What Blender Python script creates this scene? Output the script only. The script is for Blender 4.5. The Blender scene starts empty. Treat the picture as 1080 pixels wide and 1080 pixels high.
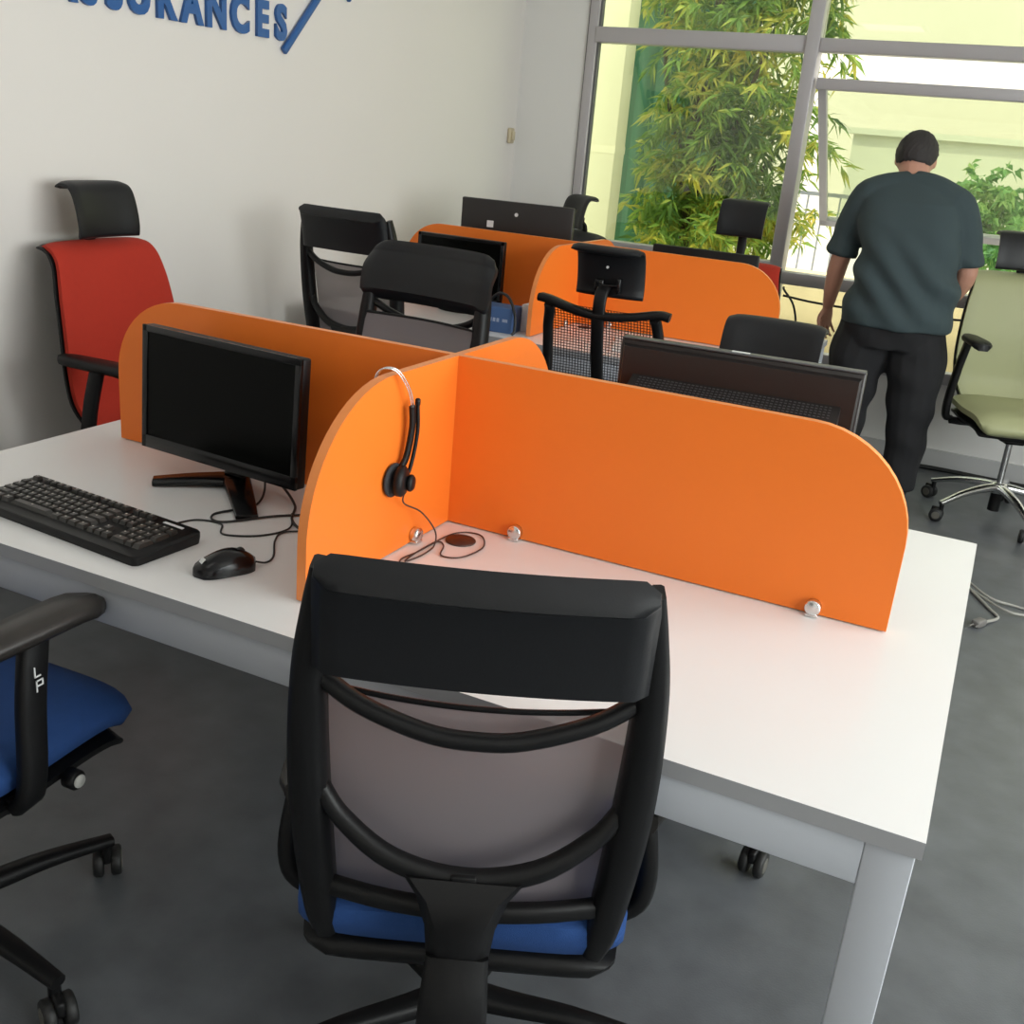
import bpy, bmesh, math, random
from mathutils import Vector, Matrix, Euler
random.seed(7)
C = bpy.context.scene.collection
S = bpy.context.scene
PI = math.pi
sin, cos, rad = math.sin, math.cos, math.radians

# ------------------------------------------------------------------ camera
cam_d = bpy.data.cameras.new('camera')
cam = bpy.data.objects.new('camera', cam_d); C.objects.link(cam)
cam_d.sensor_width = 36.0
cam_d.lens = 36.0 * 1103.0 / 1080.0
cam_d.clip_start = 0.05
RX = Vector((0.89748518, 0.43293748, 0.08417534))
DN = Vector((0.21924353, -0.27233651, -0.93689119))
FW = Vector((-0.3826913, 0.85930086, -0.33933672))
mw = Matrix.Identity(4)
for i in range(3):
    mw[i][0] = RX[i]; mw[i][1] = -DN[i]; mw[i][2] = -FW[i]
mw[0][3], mw[1][3], mw[2][3] = 0.9467575, -1.79477443, 1.5
cam.matrix_world = mw
S.camera = cam

# ------------------------------------------------------------------ world, sun, lights, exposure
W = bpy.data.worlds.new('sky'); S.world = W
W.use_nodes = True
bg = W.node_tree.nodes['Background']
bg.inputs['Color'].default_value = (0.93, 0.97, 1.0, 1)
bg.inputs['Strength'].default_value = 2.6

def lamp(name, kind, loc, energy, color=(1, 1, 1), direction=None, size=None, size_y=None):
    d = bpy.data.lights.new(name, kind); d.energy = energy; d.color = color
    if kind == 'AREA':
        d.shape = 'RECTANGLE'; d.size = size; d.size_y = size_y
    o = bpy.data.objects.new(name, d); C.objects.link(o); o.location = loc
    if direction: o.rotation_euler = Vector(direction).to_track_quat('-Z', 'Y').to_euler()
    return o
sun = lamp('sun', 'SUN', (-3, -3, 12), 2.9, (1.0, 0.95, 0.84), (0.22, 0.45, -0.86))
sun.data.angle = rad(1.5)
for nm, loc, dr, sx, sy in (('window_portal', (0.6, 4.22, 1.53), (0, -1, 0), 4.2, 2.2),
                            ('side_window_portal', (3.32, -0.2, 1.62), (-1, 0, 0), 4.4, 1.75)):
    p = lamp(nm, 'AREA', loc, 1, (1, 1, 1), dr, sx, sy)
    p.data.cycles.is_portal = True
# daylight coming through the side window and the big window
lamp('side_window_daylight', 'AREA', (3.36, -0.2, 1.62), 160, (0.975, 0.985, 1.0), (-1, 0, -0.12), 4.2, 1.6)
CEIL_FILL = 1.5  # glow strength of the unseen ceiling lamps added as fill

S.view_settings.view_transform = 'Standard'
S.view_settings.look = 'None'
S.view_settings.gamma = 1.0
S.view_settings.use_curve_mapping = False
S.view_settings.exposure = 0.0

# ------------------------------------------------------------------ materials
def mat(name, col, rough=0.5, metal=0.0, spec=0.5, bump=0.0, bscale=200.0, var=0.0, vscale=4.0, coat=0.0):
    m = bpy.data.materials.new(name); m.use_nodes = True
    nt = m.node_tree; b = nt.nodes['Principled BSDF']
    b.inputs['Base Color'].default_value = (*col, 1)
    b.inputs['Roughness'].default_value = rough
    b.inputs['Metallic'].default_value = metal
    b.inputs['Specular IOR Level'].default_value = spec
    b.inputs['Coat Weight'].default_value = coat
    tc = nt.nodes.new('ShaderNodeTexCoord')
    if var > 0:
        n = nt.nodes.new('ShaderNodeTexNoise'); n.inputs['Scale'].default_value = vscale; n.inputs['Detail'].default_value = 5
        nt.links.new(tc.outputs['Object'], n.inputs['Vector'])
        mx = nt.nodes.new('ShaderNodeMix'); mx.data_type = 'RGBA'
        mx.inputs[6].default_value = (*[c * (1 - var) for c in col], 1)
        mx.inputs[7].default_value = (*[min(1, c * (1 + var)) for c in col], 1)
        nt.links.new(n.outputs['Fac'], mx.inputs[0]); nt.links.new(mx.outputs[2], b.inputs['Base Color'])
    if bump > 0:
        n = nt.nodes.new('ShaderNodeTexNoise'); n.inputs['Scale'].default_value = bscale; n.inputs['Detail'].default_value = 3
        nt.links.new(tc.outputs['Object'], n.inputs['Vector'])
        bp = nt.nodes.new('ShaderNodeBump'); bp.inputs['Strength'].default_value = bump; bp.inputs['Distance'].default_value = 0.004
        nt.links.new(n.outputs['Fac'], bp.inputs['Height']); nt.links.new(bp.outputs['Normal'], b.inputs['Normal'])
    return m

def glass_mat(name, tint, gloss=0.06):
    m = bpy.data.materials.new(name); m.use_nodes = True
    nt = m.node_tree; nt.nodes.remove(nt.nodes['Principled BSDF'])
    out = nt.nodes['Material Output']
    t = nt.nodes.new('ShaderNodeBsdfTransparent'); t.inputs['Color'].default_value = (*tint, 1)
    g = nt.nodes.new('ShaderNodeBsdfGlossy'); g.inputs['Roughness'].default_value = 0.02
    mx = nt.nodes.new('ShaderNodeMixShader'); mx.inputs[0].default_value = gloss
    nt.links.new(t.outputs[0], mx.inputs[1]); nt.links.new(g.outputs[0], mx.inputs[2]); nt.links.new(mx.outputs[0], out.inputs['Surface'])
    return m

def mesh_fabric(name, col, see, cell=None, solid=0.35, translucent=0.0):
    """woven net: threads are opaque, the holes between them let light through"""
    m = bpy.data.materials.new(name); m.use_nodes = True
    nt = m.node_tree; b = nt.nodes['Principled BSDF']
    b.inputs['Base Color'].default_value = (*col, 1); b.inputs['Roughness'].default_value = 0.75
    out = nt.nodes['Material Output']
    t = nt.nodes.new('ShaderNodeBsdfTransparent')
    mx = nt.nodes.new('ShaderNodeMixShader')
    nt.links.new(t.outputs[0], mx.inputs[2])
    nt.links.new(mx.outputs[0], out.inputs['Surface'])
    if translucent:
        tl = nt.nodes.new('ShaderNodeBsdfTranslucent'); tl.inputs['Color'].default_value = (*col, 1)
        m2 = nt.nodes.new('ShaderNodeMixShader'); m2.inputs[0].default_value = translucent
        nt.links.new(b.outputs[0], m2.inputs[1]); nt.links.new(tl.outputs[0], m2.inputs[2]); nt.links.new(m2.outputs[0], mx.inputs[1])
    else: nt.links.new(b.outputs[0], mx.inputs[1])
    if cell is None:
        mx.inputs[0].default_value = see
    else:
        tc = nt.nodes.new('ShaderNodeTexCoord')
        sp = nt.nodes.new('ShaderNodeSeparateXYZ'); nt.links.new(tc.outputs['Object'], sp.inputs[0])
        outs = []
        for ax in ('X', 'Z'):
            mu = nt.nodes.new('ShaderNodeMath'); mu.operation = 'MULTIPLY'; mu.inputs[1].default_value = 1.0 / (cell * (1.15 if ax == 'X' else 1.0))
            nt.links.new(sp.outputs[ax], mu.inputs[0])
            fr = nt.nodes.new('ShaderNodeMath'); fr.operation = 'FRACT'; nt.links.new(mu.outputs[0], fr.inputs[0])
            gt = nt.nodes.new('ShaderNodeMath'); gt.operation = 'GREATER_THAN'; gt.inputs[1].default_value = solid
            nt.links.new(fr.outputs[0], gt.inputs[0]); outs.append(gt)
        an = nt.nodes.new('ShaderNodeMath'); an.operation = 'MULTIPLY'
        nt.links.new(outs[0].outputs[0], an.inputs[0]); nt.links.new(outs[1].outputs[0], an.inputs[1])
        sc = nt.nodes.new('ShaderNodeMath'); sc.operation = 'MULTIPLY'; sc.inputs[1].default_value = see
        nt.links.new(an.outputs[0], sc.inputs[0]); nt.links.new(sc.outputs[0], mx.inputs[0])
    return m

def emit_mat(name, col, strength):
    m = bpy.data.materials.new(name); m.use_nodes = True
    nt = m.node_tree; b = nt.nodes['Principled BSDF']
    b.inputs['Base Color'].default_value = (*col, 1)
    b.inputs['Emission Color'].default_value = (*col, 1)
    b.inputs['Emission Strength'].default_value = strength
    return m

def leaf_mat(name, c0, c1, c2):
    m = bpy.data.materials.new(name); m.use_nodes = True
    nt = m.node_tree; b = nt.nodes['Principled BSDF']; b.inputs['Roughness'].default_value = 0.55
    ge = nt.nodes.new('ShaderNodeNewGeometry')
    tc = nt.nodes.new('ShaderNodeTexCoord')
    no = nt.nodes.new('ShaderNodeTexNoise'); no.inputs['Scale'].default_value = 2.6; no.inputs['Detail'].default_value = 2
    nt.links.new(tc.outputs['Object'], no.inputs['Vector'])
    ad = nt.nodes.new('ShaderNodeMath'); ad.operation = 'MULTIPLY_ADD'; ad.inputs[1].default_value = 0.45; 
    nt.links.new(ge.outputs['Random Per Island'], ad.inputs[0])
    sc = nt.nodes.new('ShaderNodeMath'); sc.operation = 'MULTIPLY_ADD'; sc.inputs[1].default_value = 2.2; sc.inputs[2].default_value = -0.83
    nt.links.new(no.outputs['Fac'], sc.inputs[0]); nt.links.new(sc.outputs[0], ad.inputs[2])
    cr = nt.nodes.new('ShaderNodeValToRGB')
    cr.color_ramp.elements[0].color = (*c0, 1); cr.color_ramp.elements[1].color = (*c2, 1)
    e = cr.color_ramp.elements.new(0.5); e.color = (*c1, 1)
    nt.links.new(ad.outputs[0], cr.inputs[0]); nt.links.new(cr.outputs[0], b.inputs['Base Color'])
    out = nt.nodes['Material Output']
    tr = nt.nodes.new('ShaderNodeBsdfTranslucent'); nt.links.new(cr.outputs[0], tr.inputs['Color'])
    mx = nt.nodes.new('ShaderNodeMixShader'); mx.inputs[0].default_value = 0.35
    nt.links.new(b.outputs[0], mx.inputs[1]); nt.links.new(tr.outputs[0], mx.inputs[2]); nt.links.new(mx.outputs[0], out.inputs['Surface'])
    return m

M = {}
M['wall'] = mat('wall_paint', (0.735, 0.70, 0.665), 0.75, bump=0.06, bscale=60, var=0.025, vscale=1.2)
M['ceil'] = mat('ceiling_paint', (0.82, 0.81, 0.79), 0.8, bump=0.05, bscale=80)
M['floor'] = mat('floor_vinyl', (0.108, 0.115, 0.124), 0.36, spec=0.5, bump=0.10, bscale=220, var=0.42, vscale=9)
M['base'] = mat('skirting_paint', (0.5, 0.5, 0.5), 0.5)
M['lowwall'] = mat('window_wall_paint', (0.74, 0.73, 0.71), 0.6)
M['alu'] = mat('window_aluminium', (0.46, 0.44, 0.455), 0.4, metal=0.25)
M['alu_d'] = mat('window_gasket', (0.12, 0.12, 0.12), 0.6)
M['glass'] = glass_mat('tinted_glass', (0.80, 0.84, 0.71))
M['glass_clear'] = glass_mat('clear_glass', (0.93, 0.95, 0.93))
M['white'] = mat('desk_melamine', (0.78, 0.775, 0.77), 0.26, spec=0.5, bump=0.015, bscale=400)
M['edge'] = mat('desk_edge', (0.34, 0.345, 0.36), 0.5)
M['frame'] = mat('desk_frame', (0.44, 0.46, 0.50), 0.45)
M['orange'] = mat('orange_laminate', (0.83, 0.185, 0.02), 0.42, spec=0.35, bump=0.03, bscale=250, var=0.02, vscale=6)
M['orange_edge'] = mat('orange_edge_band', (0.84, 0.27, 0.07), 0.35)
M['chrome'] = mat('chrome', (0.72, 0.72, 0.72), 0.22, metal=1.0)
M['black'] = mat('black_plastic', (0.005, 0.005, 0.0055), 0.45, spec=0.28, bump=0.06, bscale=500)
M['black_gloss'] = mat('black_gloss', (0.005, 0.005, 0.006), 0.2, spec=0.35)
M['screen'] = mat('screen_panel', (0.002, 0.0023, 0.002), 0.2, spec=0.08)
M['leather'] = mat('black_leather', (0.007, 0.0075, 0.009), 0.45, spec=0.35, bump=0.05, bscale=350)
M['fabric_black'] = mat('black_fabric', (0.022, 0.023, 0.027), 0.75, bump=0.3, bscale=600)
M['rubber'] = mat('caster_rubber', (0.01, 0.01, 0.01), 0.55)
M['caster_hub'] = mat('caster_cover', (0.10, 0.095, 0.08), 0.4)
M['knob_cap'] = mat('knob_cap', (0.55, 0.55, 0.52), 0.4)
M['blue'] = mat('blue_fabric', (0.013, 0.06, 0.22), 0.85, bump=0.35, bscale=700, var=0.1, vscale=60)
M['red'] = mat('red_fabric', (0.42, 0.022, 0.007), 0.85, bump=0.3, bscale=700, var=0.06, vscale=50)
M['green'] = mat('green_leather', (0.36, 0.37, 0.20), 0.55, bump=0.1, bscale=300, var=0.04, vscale=8)
M['mesh'] = mesh_fabric('grey_mesh', (0.28, 0.245, 0.255), 0.12, translucent=0.4)
M['net'] = mesh_fabric('black_net', (0.015, 0.015, 0.018), 0.96, cell=0.0095, solid=0.27)
M['arm'] = mat('armrest_polyurethane', (0.022, 0.019, 0.017), 0.38, spec=0.42, bump=0.05, bscale=300)
M['mark'] = mat('white_marking', (0.75, 0.75, 0.75), 0.5)
M['grey_print'] = mat('grey_print', (0.3, 0.36, 0.5), 0.5)
M['sticker'] = mat('sticker', (0.7, 0.7, 0.7), 0.4)
M['mon_back'] = mat('monitor_back', (0.014, 0.011, 0.0105), 0.4, bump=0.1, bscale=500)
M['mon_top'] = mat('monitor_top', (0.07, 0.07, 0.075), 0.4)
M['grommet'] = mat('grommet', (0.05, 0.018, 0.012), 0.5)
M['blue_sign'] = mat('blue_sign', (0.012, 0.09, 0.30), 0.35)
M['box_blue'] = mat('blue_card', (0.05, 0.11, 0.26), 0.6)
M['box_white'] = mat('white_card', (0.75, 0.73, 0.72), 0.6)
M['cable_b'] = mat('black_cable', (0.012, 0.012, 0.012), 0.5)
M['cable_g'] = mat('grey_cable', (0.36, 0.35, 0.32), 0.5)
M['beige'] = mat('beige_plastic', (0.55, 0.47, 0.32), 0.5)
M['skin'] = mat('skin', (0.50, 0.255, 0.18), 0.55, bump=0.05, bscale=150, var=0.05, vscale=20)
M['hair'] = mat('hair', (0.030, 0.026, 0.025), 0.7, bump=0.6, bscale=400)
M['shirt'] = mat('shirt_cotton', (0.038, 0.058, 0.064), 0.9, bump=0.2, bscale=500, var=0.06, vscale=8)
M['trouser'] = mat('trouser_cotton', (0.012, 0.012, 0.014), 0.9, bump=0.2, bscale=400)
M['shoe'] = mat('shoe_leather', (0.01, 0.01, 0.01), 0.5)
M['eye'] = mat('eye_white', (0.7, 0.7, 0.7), 0.3)
M['lip'] = mat('lips', (0.40, 0.16, 0.13), 0.5)
M['stucco'] = mat('cream_stucco', (0.70, 0.65, 0.545), 0.9, bump=0.3, bscale=25, var=0.03, vscale=3)
M['stucco2'] = mat('pale_stucco', (0.70, 0.70, 0.58), 0.9, bump=0.2, bscale=25)
M['pillar'] = mat('pillar_paint', (0.82, 0.76, 0.58), 0.85, bump=0.1, bscale=30)
M['paving'] = mat('paving', (0.66, 0.63, 0.56), 0.9, bump=0.2, bscale=12, var=0.08, vscale=3)
M['ledge'] = mat('ledge_plaster', (0.80, 0.66, 0.36), 0.85, bump=0.2, bscale=20, var=0.15, vscale=5)
M['rail'] = mat('railing_paint', (0.42, 0.44, 0.47), 0.5)
M['bark'] = mat('bark', (0.09, 0.065, 0.045), 0.9, bump=0.6, bscale=40)
M['leaf'] = leaf_mat('tree_leaves', (0.05, 0.13, 0.03), (0.22, 0.36, 0.06), (0.80, 0.66, 0.12))
M['leaf2'] = leaf_mat('shrub_leaves', (0.05, 0.16, 0.04), (0.15, 0.34, 0.09), (0.40, 0.55, 0.18))
M['dark_green'] = mat('dark_green_sheet', (0.035, 0.115, 0.06), 0.8, bump=0.3, bscale=30, var=0.35, vscale=2.2)
M['terracotta'] = mat('terracotta', (0.52, 0.30, 0.16), 0.8)
M['fill_glow'] = emit_mat('fill_lamp_diffuser', (1.0, 0.97, 0.92), CEIL_FILL)

# ------------------------------------------------------------------ mesh helpers
def obj(name, bm, m, parent=None, smooth=48, kind=None, label=None, sub=0):
    me = bpy.data.meshes.new(name)
    bmesh.ops.recalc_face_normals(bm, faces=bm.faces[:])
    bm.to_mesh(me); bm.free()
    me.materials.append(M[m] if isinstance(m, str) else m)
    if smooth:
        me.shade_smooth()
        me.set_sharp_from_angle(angle=rad(smooth))
    o = bpy.data.objects.new(name, me); C.objects.link(o)
    if parent: o.parent = parent
    if kind: o['kind'] = kind
    if label: o['label'] = label
    if sub:
        md = o.modifiers.new('smooth', 'SUBSURF'); md.levels = sub; md.render_levels = sub
    return o

def tag(o, label, cat, group=None):
    o['label'] = label; o['category'] = cat
    if group: o['group'] = group
    return o

def thing(name, label, cat, loc=(0, 0, 0), rotz=0.0, group=None):
    o = bpy.data.objects.new(name, None); C.objects.link(o)
    o.empty_display_size = 0.1
    o.location = loc; o.rotation_euler = (0, 0, rotz)
    return tag(o, label, cat, group)

def NB(): return bmesh.new()

def box(bm, c, s, bev=0.0, rot=None, seg=2):
    """box centred on c with full sizes s, optional bevel and Euler rotation"""
    r = bmesh.ops.create_cube(bm, size=1.0)
    vs = r['verts']
    for v in vs: v.co = Vector((v.co.x * s[0], v.co.y * s[1], v.co.z * s[2]))
    if bev > 0:
        es = list({e for v in vs for e in v.link_edges})
        rr = bmesh.ops.bevel(bm, geom=es, offset=bev, segments=seg, profile=0.5, affect='EDGES')
        seen = set(); stack = [rr['verts'][0]]
        while stack:
            v = stack.pop()
            if v in seen: continue
            seen.add(v)
            for e in v.link_edges: stack.append(e.other_vert(v))
        vs = list(seen)
    R = Euler(rot).to_matrix() if rot else Matrix.Identity(3)
    for v in vs: v.co = R @ v.co + Vector(c)
    return vs

def smooth_path(pts, n=8, closed=False):
    P = [Vector(p) for p in pts]
    out = []
    N = len(P)
    rng = range(N if closed else N - 1)
    for i in rng:
        p1, p2 = P[i], P[(i + 1) % N]
        p0 = P[(i - 1) % N] if (closed or i > 0) else p1 * 2 - p2
        p3 = P[(i + 2) % N] if (closed or i + 2 < N) else p2 * 2 - p1
        for k in range(n):
            t = k / n
            out.append(0.5 * ((2 * p1) + (p2 - p0) * t + (2 * p0 - 5 * p1 + 4 * p2 - p3) * t * t + (3 * p1 - p0 - 3 * p2 + p3) * t ** 3))
    if not closed: out.append(P[-1])
    return out

def tube(bm, pts, r, sides=8, up=None, closed=False):
    """sweep an elliptical section; r is a number, (a,b), or a list of either, a across `up`, b along it"""
    P = [Vector(p) for p in pts]
    n = len(P)
    rings = []
    prev = None
    for i, p in enumerate(P):
        if closed: t = P[(i + 1) % n] - P[i - 1]
        else: t = P[min(i + 1, n - 1)] - P[max(i - 1, 0)]
        t.normalize()
        if up is not None:
            a = t.cross(Vector(up))
            if a.length < 1e-4: a = t.orthogonal()
        elif prev is None: a = t.orthogonal()
        else: a = prev - t * prev.dot(t)
        a.normalize(); prev = a
        b = a.cross(t).normalized()
        rr = r[i] if isinstance(r, list) else r
        ra, rb = (rr, rr) if not isinstance(rr, (tuple,)) else rr
        rings.append([bm.verts.new(p + a * (ra * cos(2 * PI * k / sides)) + b * (rb * sin(2 * PI * k / sides))) for k in range(sides)])
    m = n if closed else n - 1
    for i in range(m):
        A, B = rings[i], rings[(i + 1) % n]
        for k in range(sides):
            bm.faces.new((A[k], A[(k + 1) % sides], B[(k + 1) % sides], B[k]))
    if not closed:
        bm.faces.new(rings[0][::-1]); bm.faces.new(rings[-1])
    return rings

def strap(bm, pts, w, t, up=(0, 1, 0), bev=0.3):
    """sweep a rounded rectangular section w (across up) x t (along up); w, t numbers or lists"""
    P = [Vector(p) for p in pts]; n = len(P); rings = []
    for i, p in enumerate(P):
        d = (P[min(i + 1, n - 1)] - P[max(i - 1, 0)]).normalized()
        a = d.cross(Vector(up)); a.normalize()
        b = a.cross(d).normalized()
        ww = (w[i] if isinstance(w, list) else w) / 2; tt = (t[i] if isinstance(t, list) else t) / 2
        c = min(ww, tt) * bev
        q = [(ww - c, tt), (ww, tt - c), (ww, -tt + c), (ww - c, -tt), (-ww + c, -tt), (-ww, -tt + c), (-ww, tt - c), (-ww + c, tt)]
        rings.append([bm.verts.new(p + a * x + b * y) for x, y in q])
    for i in range(n - 1):
        A, B = rings[i], rings[i + 1]
        for k in range(8): bm.faces.new((A[k], A[(k + 1) % 8], B[(k + 1) % 8], B[k]))
    bm.faces.new(rings[0][::-1]); bm.faces.new(rings[-1])

def loft(bm, rings):
    """rings: lists of points with equal counts; capped"""
    R = [[bm.verts.new(Vector(p)) for p in ring] for ring in rings]
    n = len(R[0])
    for A, B in zip(R, R[1:]):
        for k in range(n): bm.faces.new((A[k], A[(k + 1) % n], B[(k + 1) % n], B[k]))
    bm.faces.new(R[0][::-1]); bm.faces.new(R[-1])

def ell(c, rx, ry, n=20, e=2.0, tilt=0.0, roll=0.0):
    out = []
    for k in range(n):
        a = 2 * PI * k / n
        x = rx * math.copysign(abs(cos(a)) ** (2 / e), cos(a)); y = ry * math.copysign(abs(sin(a)) ** (2 / e), sin(a))
        out.append((c[0] + x, c[1] + y * cos(tilt), c[2] + y * sin(tilt) + x * sin(roll)))
    return out

def disc(bm, c, r, h, axis='Z', n=20, bev=0.0, rot=None):
    rings = []
    prof = [(r - bev, -h / 2), (r, -h / 2 + bev), (r, h / 2 - bev), (r - bev, h / 2)] if bev else [(r, -h / 2), (r, h / 2)]
    R = Euler(rot).to_matrix() if rot else Matrix.Identity(3)
    for rr, z in prof:
        ring = []
        for k in range(n):
            a = 2 * PI * k / n
            p = Vector((rr * cos(a), rr * sin(a), z))
            if axis == 'X': p = Vector((p.z, p.x, p.y))
            elif axis == 'Y': p = Vector((p.x, p.z, p.y))
            ring.append(R @ p + Vector(c))
        rings.append(ring)
    loft(bm, rings)

def prism(bm, outline, origin, ux, uy, depth):
    """extrude a 2D outline (x along ux, y along uy) symmetric about the plane by depth"""
    ux, uy = Vector(ux), Vector(uy); nz = ux.cross(uy).normalized(); o = Vector(origin)
    A = [bm.verts.new(o + ux * x + uy * y - nz * depth / 2) for x, y in outline]
    B = [bm.verts.new(o + ux * x + uy * y + nz * depth / 2) for x, y in outline]
    n = len(A)
    bm.faces.new(A[::-1]); bm.faces.new(B)
    for k in range(n): bm.faces.new((A[k], A[(k + 1) % n], B[(k + 1) % n], B[k]))

def sheet(bm, prof, hw, thick, nx=14, bow=0.0, edge=5.0, flat_edge=False):
    """upholstered sheet: prof [(y,z)] runs along the sheet, hw half-widths, bow pushes the sides forward"""
    n = len(prof)
    F, Bk = [], []
    for i, (y, z) in enumerate(prof):
        a = Vector(prof[min(i + 1, n - 1)]) - Vector(prof[max(i - 1, 0)]); a.normalize()
        nrm = (a.y, -a.x)       # 90 deg in the y,z plane
        w = hw[i] if isinstance(hw, list) else hw
        tt = thick[i] if isinstance(thick, list) else thick
        f, b = [], []
        for k in range(nx + 1):
            u = -1 + 2 * k / nx
            u = math.copysign(abs(u) ** 0.8, u)
            t = tt / 2 * (1 if flat_edge else max(0.12, (1 - abs(u) ** edge)) ** 0.5)
            if not flat_edge and i in (0, n - 1): t *= 0.45
            yy = y + bow * u * u
            f.append(bm.verts.new((u * w, yy + nrm[0] * t, z + nrm[1] * t)))
            b.append(bm.verts.new((u * w, yy - nrm[0] * t, z - nrm[1] * t)))
        F.append(f); Bk.append(b)
    for i in range(n - 1):
        for k in range(nx):
            bm.faces.new((F[i][k], F[i][k + 1], F[i + 1][k + 1], F[i + 1][k]))
            bm.faces.new((Bk[i][k], Bk[i + 1][k], Bk[i + 1][k + 1], Bk[i][k + 1]))
        bm.faces.new((F[i][0], F[i + 1][0], Bk[i + 1][0], Bk[i][0]))
        bm.faces.new((F[i][nx], Bk[i][nx], Bk[i + 1][nx], F[i + 1][nx]))
    for i in (0, n - 1):
        for k in range(nx): bm.faces.new((F[i][k], Bk[i][k], Bk[i][k + 1], F[i][k + 1]))

def sp2(pts, n=6):
    return [(v.x, v.y) for v in smooth_path([(a, b, 0) for a, b in pts], n)]

def lerp_list(vals, n):
    """resample control values like smooth_path does"""
    return [v.x for v in smooth_path([(a, 0, 0) for a in vals], n)]

# ------------------------------------------------------------------ room shell
XL, XR, YB, YF, ZC = -1.88, 3.25, 4.11, -3.3, 2.75
def struct(name, boxes, m, parent=None, bev=0.0):
    bm = NB()
    for c, s in boxes: box(bm, c, s, bev)
    return obj(name, bm, m, parent, kind='structure')
struct('floor', [(((XL + XR) / 2, (YB + YF) / 2 + 0.05, -0.05), (XR - XL + 0.4, YB - YF + 0.3, 0.1))], 'floor')
struct('ceiling', [(((XL + XR) / 2, (YB + YF) / 2 + 0.05, ZC + 0.05), (XR - XL + 0.4, YB - YF + 0.5, 0.1))], 'ceil')
struct('wall_left', [((XL - 0.1, (YB + YF) / 2 + 0.1, ZC / 2), (0.2, YB - YF + 0.4, ZC))], 'wall')
struct('wall_front', [(((XL + XR) / 2, YF - 0.1, ZC / 2), (XR - XL, 0.2, ZC))], 'wall')
struct('wall_right', [((XR + 0.1, -0.2, 0.36), (0.2, 4.6, 0.72)), ((XR + 0.1, -0.2, 2.65), (0.2, 4.6, 0.2)),
                      ((XR + 0.1, (YF - 2.5) / 2, ZC / 2), (0.2, -2.5 - YF, ZC)), ((XR + 0.1, 3.12, ZC / 2), (0.2, 2.04, ZC))], 'wall')
WX0 = -1.475
struct('wall_back', [(((XL + WX0) / 2, YB + 0.1, ZC / 2), (WX0 - XL, 0.2, ZC)),
                     (((WX0 + XR) / 2, YB + 0.1, 0.225), (XR - WX0, 0.2, 0.45)),
                     (((WX0 + XR) / 2, YB + 0.1, 2.69), (XR - WX0, 0.2, 0.12)),
                     ((2.98, YB + 0.1, ZC / 2), (0.54, 0.2, ZC))], 'lowwall')
struct('baseboard_back', [(((XL + XR) / 2, YB - 0.008, 0.05), (XR - XL, 0.016, 0.1))], 'base')
struct('baseboard_left', [((XL + 0.008, (YB + YF) / 2, 0.05), (0.016, YB - YF, 0.1))], 'base')

# big window: outer frame, mullions, transoms, panes and the awning sash
win = bpy.data.objects.new('window_1', None); C.objects.link(win); win['kind'] = 'structure'
WX1 = 2.71
def wpart(name, boxes, m, bev=0.004):
    bm = NB()
    for c, s in boxes: box(bm, c, s, bev)
    return obj(name, bm, m, win, kind='structure')
def hbar(x0, x1, z0, z1, y0=YB - 0.02, y1=YB + 0.06): return (((x0 + x1) / 2, (y0 + y1) / 2, (z0 + z1) / 2), (x1 - x0, y1 - y0, z1 - z0))
wpart('window_frame', [hbar(WX0, WX0 + 0.055, 0.45, 2.63), hbar(WX1 - 0.055, WX1, 0.45, 2.63), hbar(WX0, WX1, 2.57, 2.63), hbar(WX0, WX1, 0.45, 0.51)], 'alu')
wpart('window_gasket', [hbar(WX0 + 0.055, WX0 + 0.066, 0.52, 2.57, YB - 0.005, YB + 0.03), hbar(WX0 - 0.006, WX0 + 0.004, 0.0, 2.63, YB - 0.012, YB + 0.0)], 'alu_d', 0.001)
wpart('mullion', [hbar(-0.27, -0.20, 0.45, 2.6, YB - 0.05, YB + 0.07)], 'alu', 0.006)
wpart('mullion', [hbar(1.32, 1.39, 0.45, 2.6, YB - 0.05, YB + 0.07)], 'alu', 0.006)
wpart('transom', [hbar(WX0 + 0.05, -0.27, 2.012, 2.092, YB - 0.03)], 'alu')
wpart('transom', [hbar(-0.2, WX1 - 0.05, 2.02, 2.085, YB - 0.03)], 'alu')
wpart('sill_rail', [hbar(WX0 + 0.05, -0.27, 0.87, 0.965, YB - 0.04)], 'alu')
wpart('sill_rail', [hbar(-0.2, WX1 - 0.05, 0.855, 0.92, YB - 0.04)], 'alu')
def pane(x0, x1, z0, z1, m='glass'):
    bm = NB(); box(bm, ((x0 + x1) / 2, YB + 0.02, (z0 + z1) / 2), (x1 - x0, 0.006, z1 - z0))
    return obj('pane', bm, m, win, kind='structure')
pane(WX0 + 0.06, -0.27, 2.09, 2.58); pane(-0.2, 1.32, 2.08, 2.58); pane(1.39, WX1 - 0.05, 2.08, 2.58)
pane(WX0 + 0.06, -0.27, 0.96, 2.015); pane(1.39, WX1 - 0.05, 0.92, 2.02)
pane(WX0 + 0.06, -0.27, 0.50, 0.87, 'glass_clear'); pane(-0.2, 1.32, 0.50, 0.86, 'glass_clear'); pane(1.39, WX1 - 0.05, 0.50, 0.86, 'glass_clear')
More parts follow.
